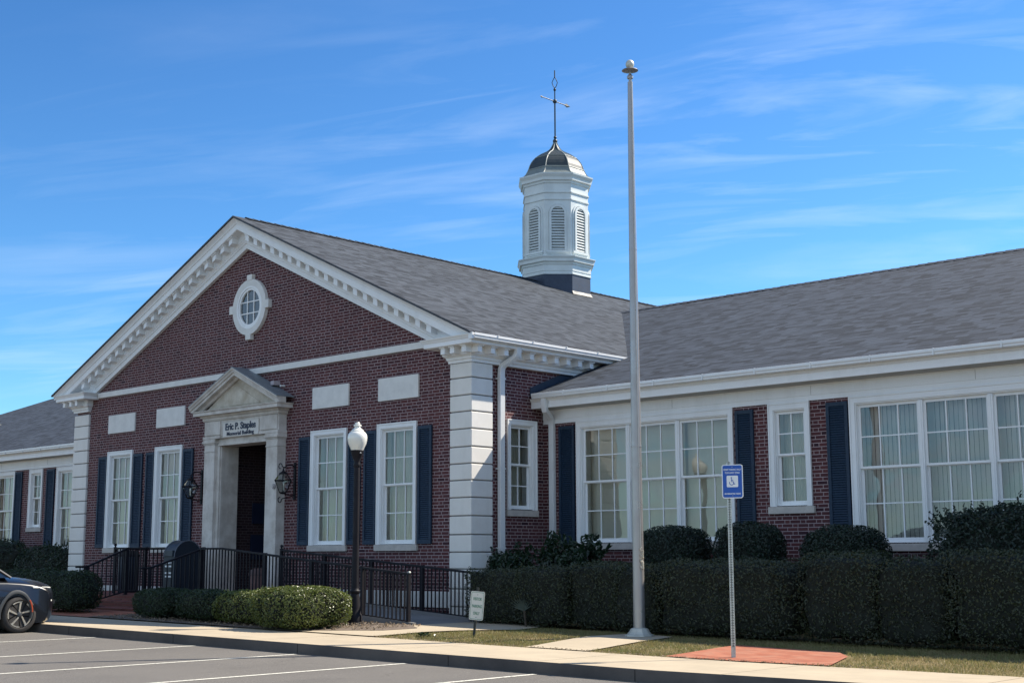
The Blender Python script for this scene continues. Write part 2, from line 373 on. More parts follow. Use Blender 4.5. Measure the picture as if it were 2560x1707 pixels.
# ------------------------------------------------------------------ terrain
def gx(x): return .10+.012*(9-max(min(x, 9), -9))           # car park surface, falling gently to the right
def ky(x): return -5.97-.055*(9.8-x)                          # kerb line, a little askew to the facade
def gz(x, y): return gx(x)+.15+.02*min(max(y-ky(x)-2.0, 0), 1.5)
def strip(x0, x1, nx, ys, zf, edge=None):
    mb = MB(); ny = len(ys)
    for i in range(nx+1):
        x = x0+(x1-x0)*i/nx
        for y in ys: mb.v.append((x, y, zf(x, y)))
    for i in range(nx):
        for j in range(ny-1): mb.f.append((i*ny+j, (i+1)*ny+j, (i+1)*ny+j+1, i*ny+j+1))
    return mb
def along(x0, x1, nx, offs, zf):
    """a band following the kerb line; offs = distances behind it"""
    mb = MB(); ny = len(offs)
    for i in range(nx+1):
        x = x0+(x1-x0)*i/nx
        for o in offs:
            y = ky(x)+o if o < 50 else o; mb.v.append((x, y, zf(x, y)))
    for i in range(nx):
        for j in range(ny-1): mb.f.append((i*ny+j, (i+1)*ny+j, (i+1)*ny+j+1, i*ny+j+1))
    return mb
struct('far_ground', MB().quad((-600, -600, -.25), (600, -600, -.25), (600, 600, -.25), (-600, 600, -.25)), FARG)
struct('parking_lot', along(-60, 70, 130, [-60, -45, -30, -20, -12, -8, -4, .02], lambda x, y: gx(x)), ASPH)
for x in (16.6, 14.3, 12.0, 9.68, 7.35, 5.07, 2.8, .38, -2.4, -5.0, -7.4, -9.8):
    mb = MB()
    for a, b in ((-5.0, -3.6), (-3.6, -2.2), (-2.2, -1.0), (-1.0, -.10)):
        mb.quad((x-.045, ky(x)+a, gx(x)+.004), (x+.045, ky(x)+a, gx(x)+.0038), (x+.045, ky(x)+b, gx(x)+.0038), (x-.045, ky(x)+b, gx(x)+.004))
    struct('parking_stripe', mb, PAINT)
# kerb: rounded top block running the length, then the sidewalk slabs behind it
def kerb():
    mb = MB(); prof = [(0, -.05), (0, .135), (.004, .142), (.012, .146), (.155, .146), (.155, -.05)]; n = 110
    for i in range(n+1):
        x = -45+105*i/n
        for d, z in prof: mb.v.append((x, ky(x)+d, gx(x)+z))
    k = len(prof)
    for i in range(n):
        for j in range(k-1): mb.f.append((i*k+j, i*k+j+1, (i+1)*k+j+1, (i+1)*k+j))
    return mb
struct('kerb', kerb(), KERB)
mb = MB(); x = -40.
while x < 40:
    y = ky(x); mb.box(x, x+.012, y-.003, y+.02, gx(x), gx(x)+.1405); x += 3.05
struct('kerb_joints', mb, plain('joint_dark', (.03, .027, .025), .9))
def slabs():
    mb = MB(); L = 2.75; x = -45.
    while x < 60:
        a, b = x+.006, x+L-.006; n = 3; ys = [.010, .7, 1.3, 1.78]
        for i in range(n):
            p, q = a+(b-a)*i/n, a+(b-a)*(i+1)/n
            for j in range(3):
                mb.quad((p, ky(p)+ys[j], gx(p)+.15), (q, ky(q)+ys[j], gx(q)+.15), (q, ky(q)+ys[j+1], gx(q)+.15), (p, ky(p)+ys[j+1], gx(p)+.15))
        x += L
    return mb
struct('sidewalk', slabs(), CONC)
struct('sidewalk_bed', along(-45, 60, 110, [.155, 1.8], lambda x, y: gx(x)+.138), KERB)
struct('lawn', along(-45, 60, 130, [1.79, 2, 2.5, 3, 3.5, 5, 8, 45], lambda x, y: gz(x, y)-.006), LAWN)
def ngon_on_ground(pts, dz):
    return MB().add([(x, y, gz(x, y)+dz) for x, y in pts], [tuple(range(len(pts)))])
def patch(pts, dz, cut=6):
    """polygon fan, subdivided so it follows the terrain"""
    bm = bmesh.new(); vs = [bm.verts.new((x, y, 0)) for x, y in pts]; bm.faces.new(vs)
    bmesh.ops.triangulate(bm, faces=bm.faces); bmesh.ops.subdivide_edges(bm, edges=bm.edges, cuts=cut, use_grid_fill=True)
    mb = MB(); mb.v = [(v.co.x, v.co.y, gz(v.co.x, v.co.y)+dz) for v in bm.verts]; bm.verts.index_update()
    mb.f = [tuple(v.index for v in f.verts) for f in bm.faces]; bm.free(); return mb
struct('flagpole_path', patch([(5.55, -4.43), (6.65, -4.37), (6.25, -2.6), (5.95, -1.4), (5.0, -1.2), (4.95, -2.3)], .012), CONC)
struct('ramp_apron', patch([(-1.3, -4.80), (2.35, -4.60), (2.35, -3.4), (2.7, -2.6), (3.1, -1.9), (2.6, -.4), (.95, -.4), (.95, -2.5), (1.6, -3.0), (1.5, -3.7), (.3, -4.6)], .016), CONC)
struct('planting_bed', patch([(-5.7, -5.03), (-.9, -4.77), (.4, -4.62), (1.6, -3.7), (1.7, -3.0), (.9, -2.42), (-5.6, -2.45)], .021), MULCH)
struct('brick_pavement', patch([(7.95, -4.30), (10.35, -4.15), (9.9, -2.9), (9.4, -2.3), (7.7, -2.2)], .012), PAVER)
struct('entrance_paving', patch([(-22, -5.93), (-5.7, -5.03), (-5.7, -3.55), (-22, -3.55)], .012), PAVER)

# ------------------------------------------------------------------ the building
BLD = thing('memorial_building', 'low red brick building with white pedimented gable, grey shingle roofs and octagonal white cupola', 'building', (-7.8, 0, .2))
PX = -7.73; RZ = 9.79; KR = .463; KL = .4365          # gable peak, ridge height, right and left slopes
XL, XR = -15.69, 0.0
def roofz(x): return RZ-KR*(x-PX) if x > PX else RZ-KL*(PX-x)
def wall_holes(mb, u0, u1, z0, z1, holes, fn, th):
    us = sorted({u0, u1, *[h[0] for h in holes], *[h[1] for h in holes]}); zs = sorted({z0, z1, *[h[2] for h in holes], *[h[3] for h in holes]})
    for i in range(len(us)-1):
        for j in range(len(zs)-1):
            a, b, c, d = us[i], us[i+1], zs[j], zs[j+1]; mu, mz = (a+b)/2, (c+d)/2
            if any(h[0] < mu < h[1] and h[2] < mz < h[3] for h in holes): continue
            mb.quad(fn(a, 0, c), fn(b, 0, c), fn(b, 0, d), fn(a, 0, d))
    for h in holes:                                     # reveals
        a, b, c, d = h
        mb.quad(fn(a, 0, c), fn(a, -th, c), fn(a, -th, d), fn(a, 0, d)); mb.quad(fn(b, 0, c), fn(b, -th, c), fn(b, -th, d), fn(b, 0, d))
        mb.quad(fn(a, 0, d), fn(b, 0, d), fn(b, -th, d), fn(a, -th, d)); mb.quad(fn(a, 0, c), fn(b, 0, c), fn(b, -th, c), fn(a, -th, c))
YF, YW, XS = .06, 2.25, -.06
fF = lambda u, d, z: (u, YF-d, z)            # main facade, d outwards
fW = lambda u, d, z: (u, YW-d, z)            # wings
fS = lambda u, d, z: (XS+d, u, z)            # right side of the main block
WIN_MAIN = [(-13.88, -12.65), (-11.56, -10.33), (-5.15, -3.91), (-2.88, -1.65)]
holes = [(a+.09, b-.09, 1.86, 4.33) for a, b in WIN_MAIN]+[(-8.62, -6.55, .6, 4.27)]
mb = MB(); wall_holes(mb, XL+.06, XR-.06, .0, 6.02, holes, fF, .3)
mb.add([(XL+.06, YF, 6.02), (XR-.06, YF, 6.02), (PX, YF, 9.35)], [(0, 1, 2)])
ob('front_wall', mb, BRICK, BLD, recalc=False)
mb = MB(); wall_holes(mb, YF, 26, .0, 5.95, [(1.18, 1.9, 2.56, 4.33)], fS, .3); ob('side_wall', mb, BRICK, BLD, recalc=False)
mb = MB(); mb.quad((XL+.06, YF, 0), (XL+.06, 26, 0), (XL+.06, 26, 6.1), (XL+.06, YF, 6.1)); mb.quad((XL+.06, 26, 0), (XR-.06, 26, 0), (XR-.06, 26, 6), (XL+.06, 26, 6))
mb.add([(XL+.06, 26, 6), (XR-.06, 26, 6), (PX, 26, 9.4)], [(0, 1, 2)]); ob('rear_wall', mb, BRICK, BLD, recalc=False)
# wings
def trip(x): return x
WR = [(.87, 4.74, 1.86, 4.36, 3), (5.53, 6.39, 2.48, 4.36, 1), (7.2, 11.07, 1.80, 4.36, 3), (11.9, 12.76, 2.48, 4.36, 1), (13.6, 17.47, 1.86, 4.36, 3), (18.3, 22.2, 1.86, 4.36, 3)]
WLEFT = [(-20.66, -16.8, 1.86, 4.42, 3), (-22.42, -21.56, 2.56, 4.42, 1), (-27.27, -23.4, 1.86, 4.42, 3)]
def hl(w): return (w[0]+.09, w[1]-.09, w[2]+.01, w[3]-.08)
mb = MB(); wall_holes(mb, XS, 25, .0, 4.5, [hl(w) for w in WR], fW, .3)
mb.quad((25, YW, 0), (25, 20.6, 0), (25, 20.6, 4.7), (25, YW, 4.7)); mb.add([(25, YW, 4.7), (25, 20.6, 4.7), (25, 11.4, 8.4)], [(0, 1, 2)])
ob('right_wing_wall', mb, BRICK, BLD, recalc=False)
mb = MB(); wall_holes(mb, -40.1, XL+.06, .0, 4.5, [hl(w) for w in WLEFT], fW, .3)
mb.quad((-40.1, YW, 0), (-40.1, 23, 0), (-40.1, 23, 4.7), (-40.1, YW, 4.7)); ob('left_wing_wall', mb, BRICK, BLD, recalc=False)

# roofs: thick shingled slabs
def slab(mb, a, b, c, d, t=.05):
    vs = [Vector(p) for p in (a, b, c, d)]; lo = [v-Vector((0, 0, t)) for v in vs]
    mb.add(vs+lo, [(0,1,2,3), (7,6,5,4), (0,4,5,1), (1,5,6,2), (2,6,7,3), (3,7,4,0)])
XER, XEL = .41, -16.18
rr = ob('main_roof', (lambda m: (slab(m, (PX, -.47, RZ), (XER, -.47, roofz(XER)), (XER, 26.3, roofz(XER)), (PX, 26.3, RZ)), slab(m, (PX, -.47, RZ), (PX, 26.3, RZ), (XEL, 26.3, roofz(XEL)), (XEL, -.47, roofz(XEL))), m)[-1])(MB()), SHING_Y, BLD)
cap = MB(); n = 120
for i in range(n):
    y = -.1+26.3*i/n; h = .03+random.random()*.008
    cap.add([(PX-.17, y, RZ-.045), (PX, y, RZ+h), (PX+.17, y, RZ-.045), (PX-.17, y+.24, RZ-.06), (PX, y+.24, RZ+h-.012), (PX+.17, y+.24, RZ-.06)], [(0,1,4,3), (1,2,5,4), (0,2,1)])
ob('ridge_cap', cap, SHING_Y, rr)
dm = MB()
for s, x0, x1 in ((0, PX, XER+.01), (1, XEL-.01, PX)):
    dm.prism([(x0, roofz(x0)-.005), (x1, roofz(x1)-.005), (x1, roofz(x1)-.045), (x0, roofz(x0)-.045)], lambda u, v, w: (u, w, v), -.482, -.44)
ob('drip_edge', dm, plain('drip_edge_metal', (.02, .022, .03), .5), rr)
WRY, WRZ, WK = 11.4, 8.62, .379
def wz(y): return WRZ-WK*abs(WRY-y)
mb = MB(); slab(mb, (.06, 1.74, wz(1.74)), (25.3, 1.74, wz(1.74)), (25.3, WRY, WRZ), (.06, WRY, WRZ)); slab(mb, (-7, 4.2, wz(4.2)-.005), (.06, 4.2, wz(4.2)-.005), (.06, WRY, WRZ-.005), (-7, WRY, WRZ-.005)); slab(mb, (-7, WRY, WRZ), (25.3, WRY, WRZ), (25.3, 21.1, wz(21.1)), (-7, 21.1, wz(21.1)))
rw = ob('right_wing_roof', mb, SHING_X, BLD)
cap = MB()
for i in range(125):
    x = -5.2+.245*i; h = .03+random.random()*.006
    cap.add([(x, WRY-.17, WRZ-.045), (x, WRY, WRZ+h), (x, WRY+.17, WRZ-.045), (x+.24, WRY-.17, WRZ-.06), (x+.24, WRY, WRZ+h-.01), (x+.24, WRY+.17, WRZ-.06)], [(0,1,4,3), (1,2,5,4), (0,2,1)])
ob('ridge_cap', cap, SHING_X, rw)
mb = MB(); LY = 12.9; LZ = 5.06+.372*(LY-1.74)
slab(mb, (-40.4, 1.74, 5.06), (XL+.1, 1.74, 5.06), (XL+.1, LY, LZ), (-40.4, LY, LZ)); slab(mb, (-40.4, LY, LZ), (XL+.1, LY, LZ), (XL+.1, 24, 5.06), (-40.4, 24, 5.06))
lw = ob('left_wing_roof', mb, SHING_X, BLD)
# cross gable on the left wing: its near slope and ridge tip show at the photo's left edge
mb = MB(); gxc = -34.4; gz0 = 7.04
slab(mb, (gxc, -1, gz0), (gxc+4.6, -1, gz0-2.0), (gxc+4.6, 2.0, gz0-2.0), (gxc, 7.4, gz0)); slab(mb, (gxc, -1, gz0), (gxc, 7.4, gz0), (gxc-4.6, 2.0, gz0-2.0), (gxc-4.6, -1, gz0-2.0))
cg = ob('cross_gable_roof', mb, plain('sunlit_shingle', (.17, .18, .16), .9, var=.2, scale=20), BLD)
mb = MB(); mb.box(gxc-4.2, gxc+4.2, -.6, 2.24, 0, 5.0); mb.add([(gxc-4.2, -.6, 5.0), (gxc+4.2, -.6, 5.0), (gxc, -.6, 6.9)], [(0, 1, 2)]); ob('cross_gable_wall', mb, BRICK, BLD)
# lead flashing stepping up the wall above the wing roof, the shadow there put into its colour
ob('flashing', MB().prism([(1.80, wz(1.80)-.06), (4.5, wz(4.5)-.06), (4.5, wz(4.5)+.13), (1.80, wz(1.80)+.13)], lambda u, v, w: (w, u, v), XS+.001, XS+.022), plain('flashing_and_shadow', (.018, .028, .05), .5), BLD)
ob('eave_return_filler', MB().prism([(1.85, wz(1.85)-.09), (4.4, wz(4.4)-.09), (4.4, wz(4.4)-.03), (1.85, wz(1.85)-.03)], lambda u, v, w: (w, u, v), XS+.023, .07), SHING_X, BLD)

# raking cornice
RP = [(.02,.03),(.45,.03),(.45,.055),(.43,.075),(.40,.10),(.375,.135),(.365,.17),(.345,.18),(.345,.32),(.325,.335),(.31,.325),(.10,.325),(.10,.50),(.085,.515),(.075,.55),(.06,.57),(.06,.61),(.035,.63),(.035,.745),(.0,.745)]
def clip(mb, z):
    me = mb.mesh('tmp', None); bm = bmesh.new(); bm.from_mesh(me); bpy.data.meshes.remove(me)
    g = bmesh.ops.bisect_plane(bm, geom=bm.verts[:]+bm.edges[:]+bm.faces[:], plane_co=(0, 0, z), plane_no=(0, 0, 1), clear_inner=True)
    bm.verts.index_update(); o = MB(); o.v = [tuple(v.co) for v in bm.verts]; o.f = [tuple(v.index for v in f.verts) for f in bm.faces]; bm.free(); return o
def rake(xa, xb):
    mb = MB(); m = len(RP)
    for x in (xa, xb):
        for d, h in RP: mb.v.append((x, -d+(.055 if d == .0 or d == .02 else 0), roofz(x)-h))
    for j in range(m): mb.f.append((j, (j+1) % m, (j+1) % m+m, j+m))
    mb.f.append(tuple(range(m))); mb.f.append(tuple(range(m, 2*m))[::-1]); return mb
ob('raking_cornice', clip(rake(PX, .47), 5.962), TRIM, BLD)
ob('raking_cornice', clip(rake(-16.2, PX), 6.052), TRIM, BLD)
def modil(x, kx, y0, y1, zt, w, h):
    """plumb bracket under a soffit whose height at x is zt, slope kx"""
    mb = MB()
    def blk(x0, x1, a, b, t0, t1):
        v = []
        for xx in (x0, x1):
            for yy in (a, b):
                for tt in (t0, t1): v.append((xx, yy, zt+kx*(xx-x)-tt))
        mb.add(v, [(0,1,3,2),(4,6,7,5),(0,4,5,1),(2,3,7,6),(0,2,6,4),(1,5,7,3)])
    blk(x-w/2, x+w/2, y0+.03, y1, .03, h); blk(x-w/2-.022, x+w/2+.022, y0, y1, -.004, .032); return mb
x = PX+.34
while x < -.72:
    ob('modillion', modil(x, -KR, -.31, -.095, roofz(x)-.325, .14, .17), TRIM, BLD); x += .338
x = PX-.34
while x > -15.0:
    ob('modillion', modil(x, KL, -.31, -.095, roofz(x)-.325, .14, .17), TRIM, BLD); x -= .338
# horizontal eaves cornice with returns over the corner piers
CP = [(-.05,5.49),(.025,5.49),(.03,5.54),(.055,5.56),(.06,5.60),(.09,5.625),(.115,5.64),(.115,5.80),(.35,5.80),(.36,5.79),(.385,5.805),(.385,5.885),(.40,5.90),(.415,5.93),(.44,5.955),(.445,5.972),(-.05,5.972)]
ob('eaves_cornice', MB().sweep([(-.62, .10), (-.62, 0), (0, 0), (0, 26)], CP), TRIM, BLD)
CPL = [(d, z+.09) for d, z in CP]
ob('eaves_cornice', MB().sweep([(XL, 26), (XL, 0), (-14.95, 0), (-14.95, .10)], CPL), TRIM, BLD)
for x in (-.53, -.26, .08): ob('modillion', modil(x, 0, -.33, -.11, 5.80, .12, .15), TRIM, BLD)
for x in (-15.77, -15.43, -15.12): ob('modillion', modil(x, 0, -.33, -.11, 5.89, .12, .15), TRIM, BLD)
ms = modil(0, 0, -.33, -.11, 5.80, .12, .15); ms.v = [(-v[1], v[0], v[2]) for v in ms.v]; mm = ms.mesh('modillion', TRIM)
for k in range(10):
    o = link('modillion', mm); o.location = (0, -.06+.387*k, 0); o.parent = BLD; o.matrix_parent_inverse = BLD.matrix_world.inverted()
# gutters: open-topped troughs with strap hangers
GP = [(.0,0),(.105,0),(.125,.02),(.125,.045),(.14,.07),(.14,.115),(.132,.118),(.128,.108),(.115,.05),(.02,.02),(.02,.11),(.0,.11)]
def gutter(path, z, off): return MB().sweep(path, [(d+off, zz+z) for d, zz in GP])
g = ob('eaves_gutter', gutter([(0, -.40), (0, 4.7)], 5.868, .36), GUTTER, BLD)
ob('gutter_end_cap', MB().box(.36, .47, -.452, -.402, 5.86, 5.985), GUTTER, g)
g2 = ob('eaves_gutter', gutter([(XL, 4), (XL, -.40)], 5.965, .36), GUTTER, BLD)
for k in range(4): ob('gutter_strap', MB().box(.44, .515, .25+1.05*k, .28+1.05*k, 5.975, 5.992), GUTTER, g)
# wing entablature: frieze, soffit, fascia, gutter
WP = [(-.02,4.36),(.035,4.36),(.035,4.375),(.02,4.38),(.02,4.452),(.032,4.456),(.032,4.62),(.05,4.635),(.05,4.662),(.36,4.682),(.362,4.665),(.40,4.668),(.40,4.80),(.42,4.82),(.44,4.85),(.44,4.87),(-.02,4.87)]
for xa, xb, dz, nm in ((XS, 25.2, 0, 'right'), (-40.2, XL+.06, .075, 'left')):
    sfb = MB().sweep([(xa, YW), (xb, YW)], [(.045, 4.655+dz), (.365, 4.675+dz), (.365, 4.668+dz), (.045, 4.646+dz)])
    e = ob('wing_entablature', MB().sweep([(xa, YW), (xb, YW)], [(d, z+dz) for d, z in WP]), TRIM, BLD)
    ob('soffit', sfb, SOFFIT, e)
    g = ob('eaves_gutter', gutter([(xa+(.13 if nm == 'right' else 0), YW), (xb, YW)], 4.853+dz, .41), GUTTER, e)
    x = xa+1.0 if nm == 'right' else -16.2
    while XS < x < 25 or (nm == 'left' and x > -40):
        mb = MB(); mb.box(x, x+.025, YW-.558, YW-.54, 4.86+dz, 4.965+dz); mb.box(x, x+.025, YW-.552, YW-.42, 4.962+dz, 4.975+dz); ob('gutter_strap', mb, GUTTER, e); x += 1.16 if nm == 'right' else -1.16
    x = xa+3.4
    while x < xb: ob('board_joint', MB().box(x, x+.006, YW-.0335, YW-.03, 4.46+dz, 4.62+dz), JOINT, e); x += 3.1

# corner piers with drafted joints
JZ = [.25, .616, .964, 1.352, 1.683, 2.03, 2.401, 2.764, 3.108, 3.44, 3.779, 4.139, 4.49, 4.823, 5.177, 5.495]
def pier(x0, x1, y1, dz):
    p = None
    for i in range(len(JZ)-1):
        a, b = JZ[i]+.012, JZ[i+1]-.012
        bm = MB().box(x0, x1, 0, y1, a+dz, b+dz)
        o = ob('corner_pier' if p is None else 'quoin_block', bm, QUOIN, BLD if p is None else p, bevel=.014)
        p = p or o
    ob('pier_core', MB().box(x0+.03, x1-.03, .03, y1-.03, 0, 5.5+dz), JOINT, p)
pier(-.62, 0, .62, 0); pier(XL, -14.93, .62, .02)
# string course, panels, water table
ob('string_course', MB().box(-14.5, -1.25, .0, .3, 5.912, 6.055), STUCCO, BLD, bevel=.006)
for a, b in ((-13.92, -12.6), (-11.56, -10.27), (-5.13, -3.86), (-2.87, -1.6)):
    ob('recess_panel', MB().box(a, b, .02, .3, 4.9, 5.39), STUCCO, BLD, bevel=.006)
for a, b, t in ((-6.1, -.61, .905), (-14.95, -9.05, .875)): ob('water_table', MB().box(a, b, .025, .3, .585, t), STUCCO, BLD, bevel=.006)

# windows
def curtain(u0, u1, z0, z1, fn, d, kind):
    mb = MB()
    if kind == 'blind':
        mb.quad(fn(u0, d, z0), fn(u1, d, z0), fn(u1, d, z1), fn(u0, d, z1)); return mb, BLIND
    if kind == 'drape':
        u = u0
        while u < u1:
            th = R(random.gauss(14, 3)); cx_, sx_ = .044*math.cos(th), .044*math.sin(th)
            mb.add([fn(u-cx_, d-.03-sx_, z0), fn(u+cx_, d-.03+sx_, z0), fn(u+cx_, d-.03+sx_, z1), fn(u-cx_, d-.03-sx_, z1)], [(0, 1, 2, 3)]); u += .084
        return mb, DRAPE
    step, amp, lam = (.012, .012, .062) if kind == 'sheer' else (.014, .035, .115)
    n = int((u1-u0)/step); a = random.random()*6
    for i in range(n+1):
        u = u0+(u1-u0)*i/n; w = amp*(math.sin(2*math.pi*u/lam+a+.8*math.sin(u*7))+.45*math.sin(u*29+a))
        mb.v += [fn(u, d+w*.8, z0), fn(u, d+w, z1)]
    mb.f = [(2*i, 2*i+2, 2*i+3, 2*i+1) for i in range(n)]; return mb, (SHEER if kind == 'sheer' else DRAPE)
def fbox(mb, fn, u0, u1, d0, d1, z0, z1):
    v = [fn(u, d, z) for z in (z0, z1) for d in (d0, d1) for u in (u0, u1)]
    mb.add(v, [(0,2,3,1),(4,5,7,6),(0,1,5,4),(1,3,7,5),(3,2,6,7),(2,0,4,6)])
def window(u0, u1, z0, z1, fn, units, cols, mid, kind, name='window', head=.13, sillz=.135, sidecas=.10, openblind=None, sillext=.05):
    cas = sidecas; fr = MB()
    fbox(fr, fn, u0, u0+cas, -.03, .035, z0, z1); fbox(fr, fn, u1-cas, u1, -.03, .035, z0, z1); fbox(fr, fn, u0+cas, u1-cas, -.03, .0352, z1-head*.8, z1)
    fbox(fr, fn, u0+cas, u0+cas+.018, -.10, .012, z0, z1-head*.8); fbox(fr, fn, u1-cas-.018, u1-cas, -.10, .012, z0, z1-head*.8); fbox(fr, fn, u0+cas+.018, u1-cas-.018, -.10, .012, z1-head*.8-.022, z1-head*.8)
    fbox(fr, fn, u0-.006, u0+.02, .035, .05, z0, z1); fbox(fr, fn, u1-.02, u1+.006, .035, .05, z0, z1); fbox(fr, fn, u0+.02, u1-.02, .035, .05, z1-.025, z1)
    # jamb liner
    a, b, c, t = u0+cas+.018, u1-cas-.018, z0, z1-head*.8-.022
    fbox(fr, fn, a-.05, a+.012, -.27, -.03, c, t); fbox(fr, fn, b-.012, b+.05, -.27, -.03, c, t); fbox(fr, fn, a+.012, b-.012, -.27, -.03, t-.012, t+.04); fbox(fr, fn, a+.012, b-.012, -.27, .0, c-.02, c+.022)
    W = (b-a-.024); mw = .085 if units > 1 else 0; uw = (W-mw*(units-1))/units
    for k in range(1, units):
        m0 = a+.012+k*uw+(k-1)*mw; fbox(fr, fn, m0, m0+mw, -.16, -.005, c+.022, t-.012); fbox(fr, fn, m0+.028, m0+mw-.028, -.005, .006, c+.022, t-.012)
    w = ob(name, fr, TRIM, BLD)
    for k in range(units):
        s0 = a+.012+k*(uw+mw); s1 = s0+uw
        for (zb, zt, dd) in ((mid, t-.012, -.085), (c+.022, mid+.03, -.13)):
            sm = MB(); st = .042; rl = .045
            fbox(sm, fn, s0, s0+st, dd, dd+.035, zb, zt); fbox(sm, fn, s1-st, s1, dd, dd+.035, zb, zt)
            br = .075 if zb < mid else .04
            fbox(sm, fn, s0+st, s1-st, dd, dd+.035, zb, zb+br); fbox(sm, fn, s0+st, s1-st, dd, dd+.035, zt-rl, zt)
            for i in range(1, cols):
                u = s0+st+(s1-s0-2*st)*i/cols; fbox(sm, fn, u-.011, u+.011, dd+.006, dd+.031, zb+br, zt-rl)
            zm = (zb+br+zt-rl)/2; fbox(sm, fn, s0+st, s1-st, dd+.007, dd+.030, zm-.011, zm+.011)
            ob('sash', sm, TRIM, w)
            ob('glass', MB().quad(fn(s0+.01, dd+.015, zb+.01), fn(s1-.01, dd+.015, zb+.01), fn(s1-.01, dd+.015, zt-.01), fn(s0+.01, dd+.015, zt-.01)), GLASS, w, recalc=False)
    for k in range(units):
        kd = kind if isinstance(kind, str) else kind[k % len(kind)]
        cm, mt = curtain(a+k*(uw+mw)-.05, a+.03+k*(uw+mw)+uw+.06, c-.05, t+.05, fn, -.30, kd); ob('curtain' if kd != 'drape' else 'vertical_blind', cm, mt, w, smooth=kd != 'drape', recalc=False)
    bx = MB(); fbox(bx, fn, a-.1, b+.1, -.8, -.40, c-.1, t+.1); ob('room_behind', bx, DARKIN, w)
    sm = MB(); fbox(sm, fn, u0-sillext, u1+sillext, -.06, .06, z0-sillz, z0-.005); ob('sill', sm, SILL, w, bevel=.008)
    return w
for a, b in WIN_MAIN: window(a, b, 1.855, 4.41, fF, 1, 3, 3.09, 'sheer')
window(1.09, 1.98, 2.545, 4.41, fS, 1, 2, 3.46, 'sheer', sillext=.03)
KIND = {0: 'blind', 1: 'sheer', 2: 'drape', 3: 'sheer', 4: 'blind', 5: 'drape'}
for i, (a, b, z0, z1, n) in enumerate(WR): window(a, b, z0, z1-.001, fW, n, 3 if n > 1 else 2, 3.09 if n > 1 else 3.40, KIND[i], head=.15)
for i, (a, b, z0, z1, n) in enumerate(WLEFT): window(a, b, z0, z1, fW, n, 3 if n > 1 else 2, 3.12 if n > 1 else 3.48, 'sheer', head=.15)
def shutter(u0, u1, z0, z1, fn):
    mb = MB(); zm = (z0+z1)/2
    fbox(mb, fn, u0, u0+.06, .012, .05, z0, z1); fbox(mb, fn, u1-.06, u1, .012, .05, z0, z1)
    for a, b in ((z0, z0+.09), (z1-.07, z1)): fbox(mb, fn, u0+.06, u1-.06, .012, .048, a, b)
    for a, b in ((z0+.09, z1-.07),):
        n = int((b-a)/.042)
        for i in range(n):
            z = a+(b-a)*(i+.5)/n
            mb.add([fn(u0+.06, .018, z+.022), fn(u1-.06, .018, z+.022), fn(u1-.06, .042, z-.014), fn(u0+.06, .042, z-.014), fn(u0+.06, .018, z-.022), fn(u1-.06, .018, z-.022)], [(0,1,2,3), (3,2,5,4)])
    fbox(mb, fn, u0+.05, u1-.05, .004, .014, z0+.05, z1-.05)
    ob('shutter', mb, SHUT, BLD)
for a, b in ((-14.34, -13.91), (-12.59, -12.15), (-11.98, -11.59), (-10.27, -9.83), (-5.58, -5.18), (-3.85, -3.43), (-3.31, -2.91), (-1.60, -1.18)): shutter(a, b, 1.86, 4.29, fF)
for a, b in ((.385, .81), (4.80, 5.20), (6.74, 7.165), (11.12, 11.54), (13.14, 13.56), (17.52, 17.94)): shutter(a, b, 1.8, 4.29, fW)
for a, b in ((-23.37, -22.90), (-21.29, -20.80)): shutter(a, b, 1.8, 4.38, fW)

# oval window
ocx, ocz = -7.58, 7.57
def ring(rx0, rz0, rx1, rz1, y0, y1, n=48):
    mb = MB()
    for i in range(n):
        t = 2*math.pi*i/n; c, s = math.cos(t), math.sin(t)
        mb.v += [(ocx+rx1*c, y1, ocz+rz1*s), (ocx+rx1*c, y0, ocz+rz1*s), (ocx+rx0*c, y0, ocz+rz0*s), (ocx+rx0*c, y1, ocz+rz0*s)]
    for i in range(n):
        q = (i+1) % n
        for j in range(4): mb.f.append((i*4+j, i*4+(j+1) % 4, q*4+(j+1) % 4, q*4+j))
    return mb
mb = ring(.505, .525, .665, .685, -.035, .10)
for u0, u1, z0, z1, tz in ((-.10, .10, .66, .80, 1), (-.10, .10, -.80, -.66, 1)): mb.prism([(ocx+u0*(.8 if z0 < 0 and 0 else 1), ocz+z0), (ocx+u1, ocz+z0), (ocx+u1*1.0, ocz+z1), (ocx+u0*1.0, ocz+z1)], lambda u, v, w: (u, w, v), -.045, .10)
mb.box(ocx+.64, ocx+.79, -.045, .10, ocz-.10, ocz+.10); mb.box(ocx-.79, ocx-.64, -.045, .10, ocz-.10, ocz+.10)
ow = ob('oval_window', mb, STUCCO, BLD, bevel=.006)
ob('frame', ring(.40, .42, .51, .53, -.012, .09), TRIM, ow); ob('frame_bead', ring(.455, .475, .515, .535, -.03, .05), TRIM, ow)
mt = MB()
for u in (-.13, .13): mt.box(ocx+u-.013, ocx+u+.013, .012, .035, ocz-.42*math.sqrt(1-(u/.41)**2), ocz+.42*math.sqrt(1-(u/.41)**2))
for v in (-.2, .0+.0, .2): pass
for v in (-.14, .14): mt.box(ocx-.40*math.sqrt(1-(v/.43)**2), ocx+.40*math.sqrt(1-(v/.43)**2), .014, .033, ocz+v-.013, ocz+v+.013)
ob('muntin', mt, TRIM, ow)
gd = MB(); gd.v = [(ocx+.42*math.cos(2*math.pi*i/32), .03, ocz+.44*math.sin(2*math.pi*i/32)) for i in range(32)]; gd.f = [tuple(range(32))]; ob('glass', gd, GLASS, ow, recalc=False)
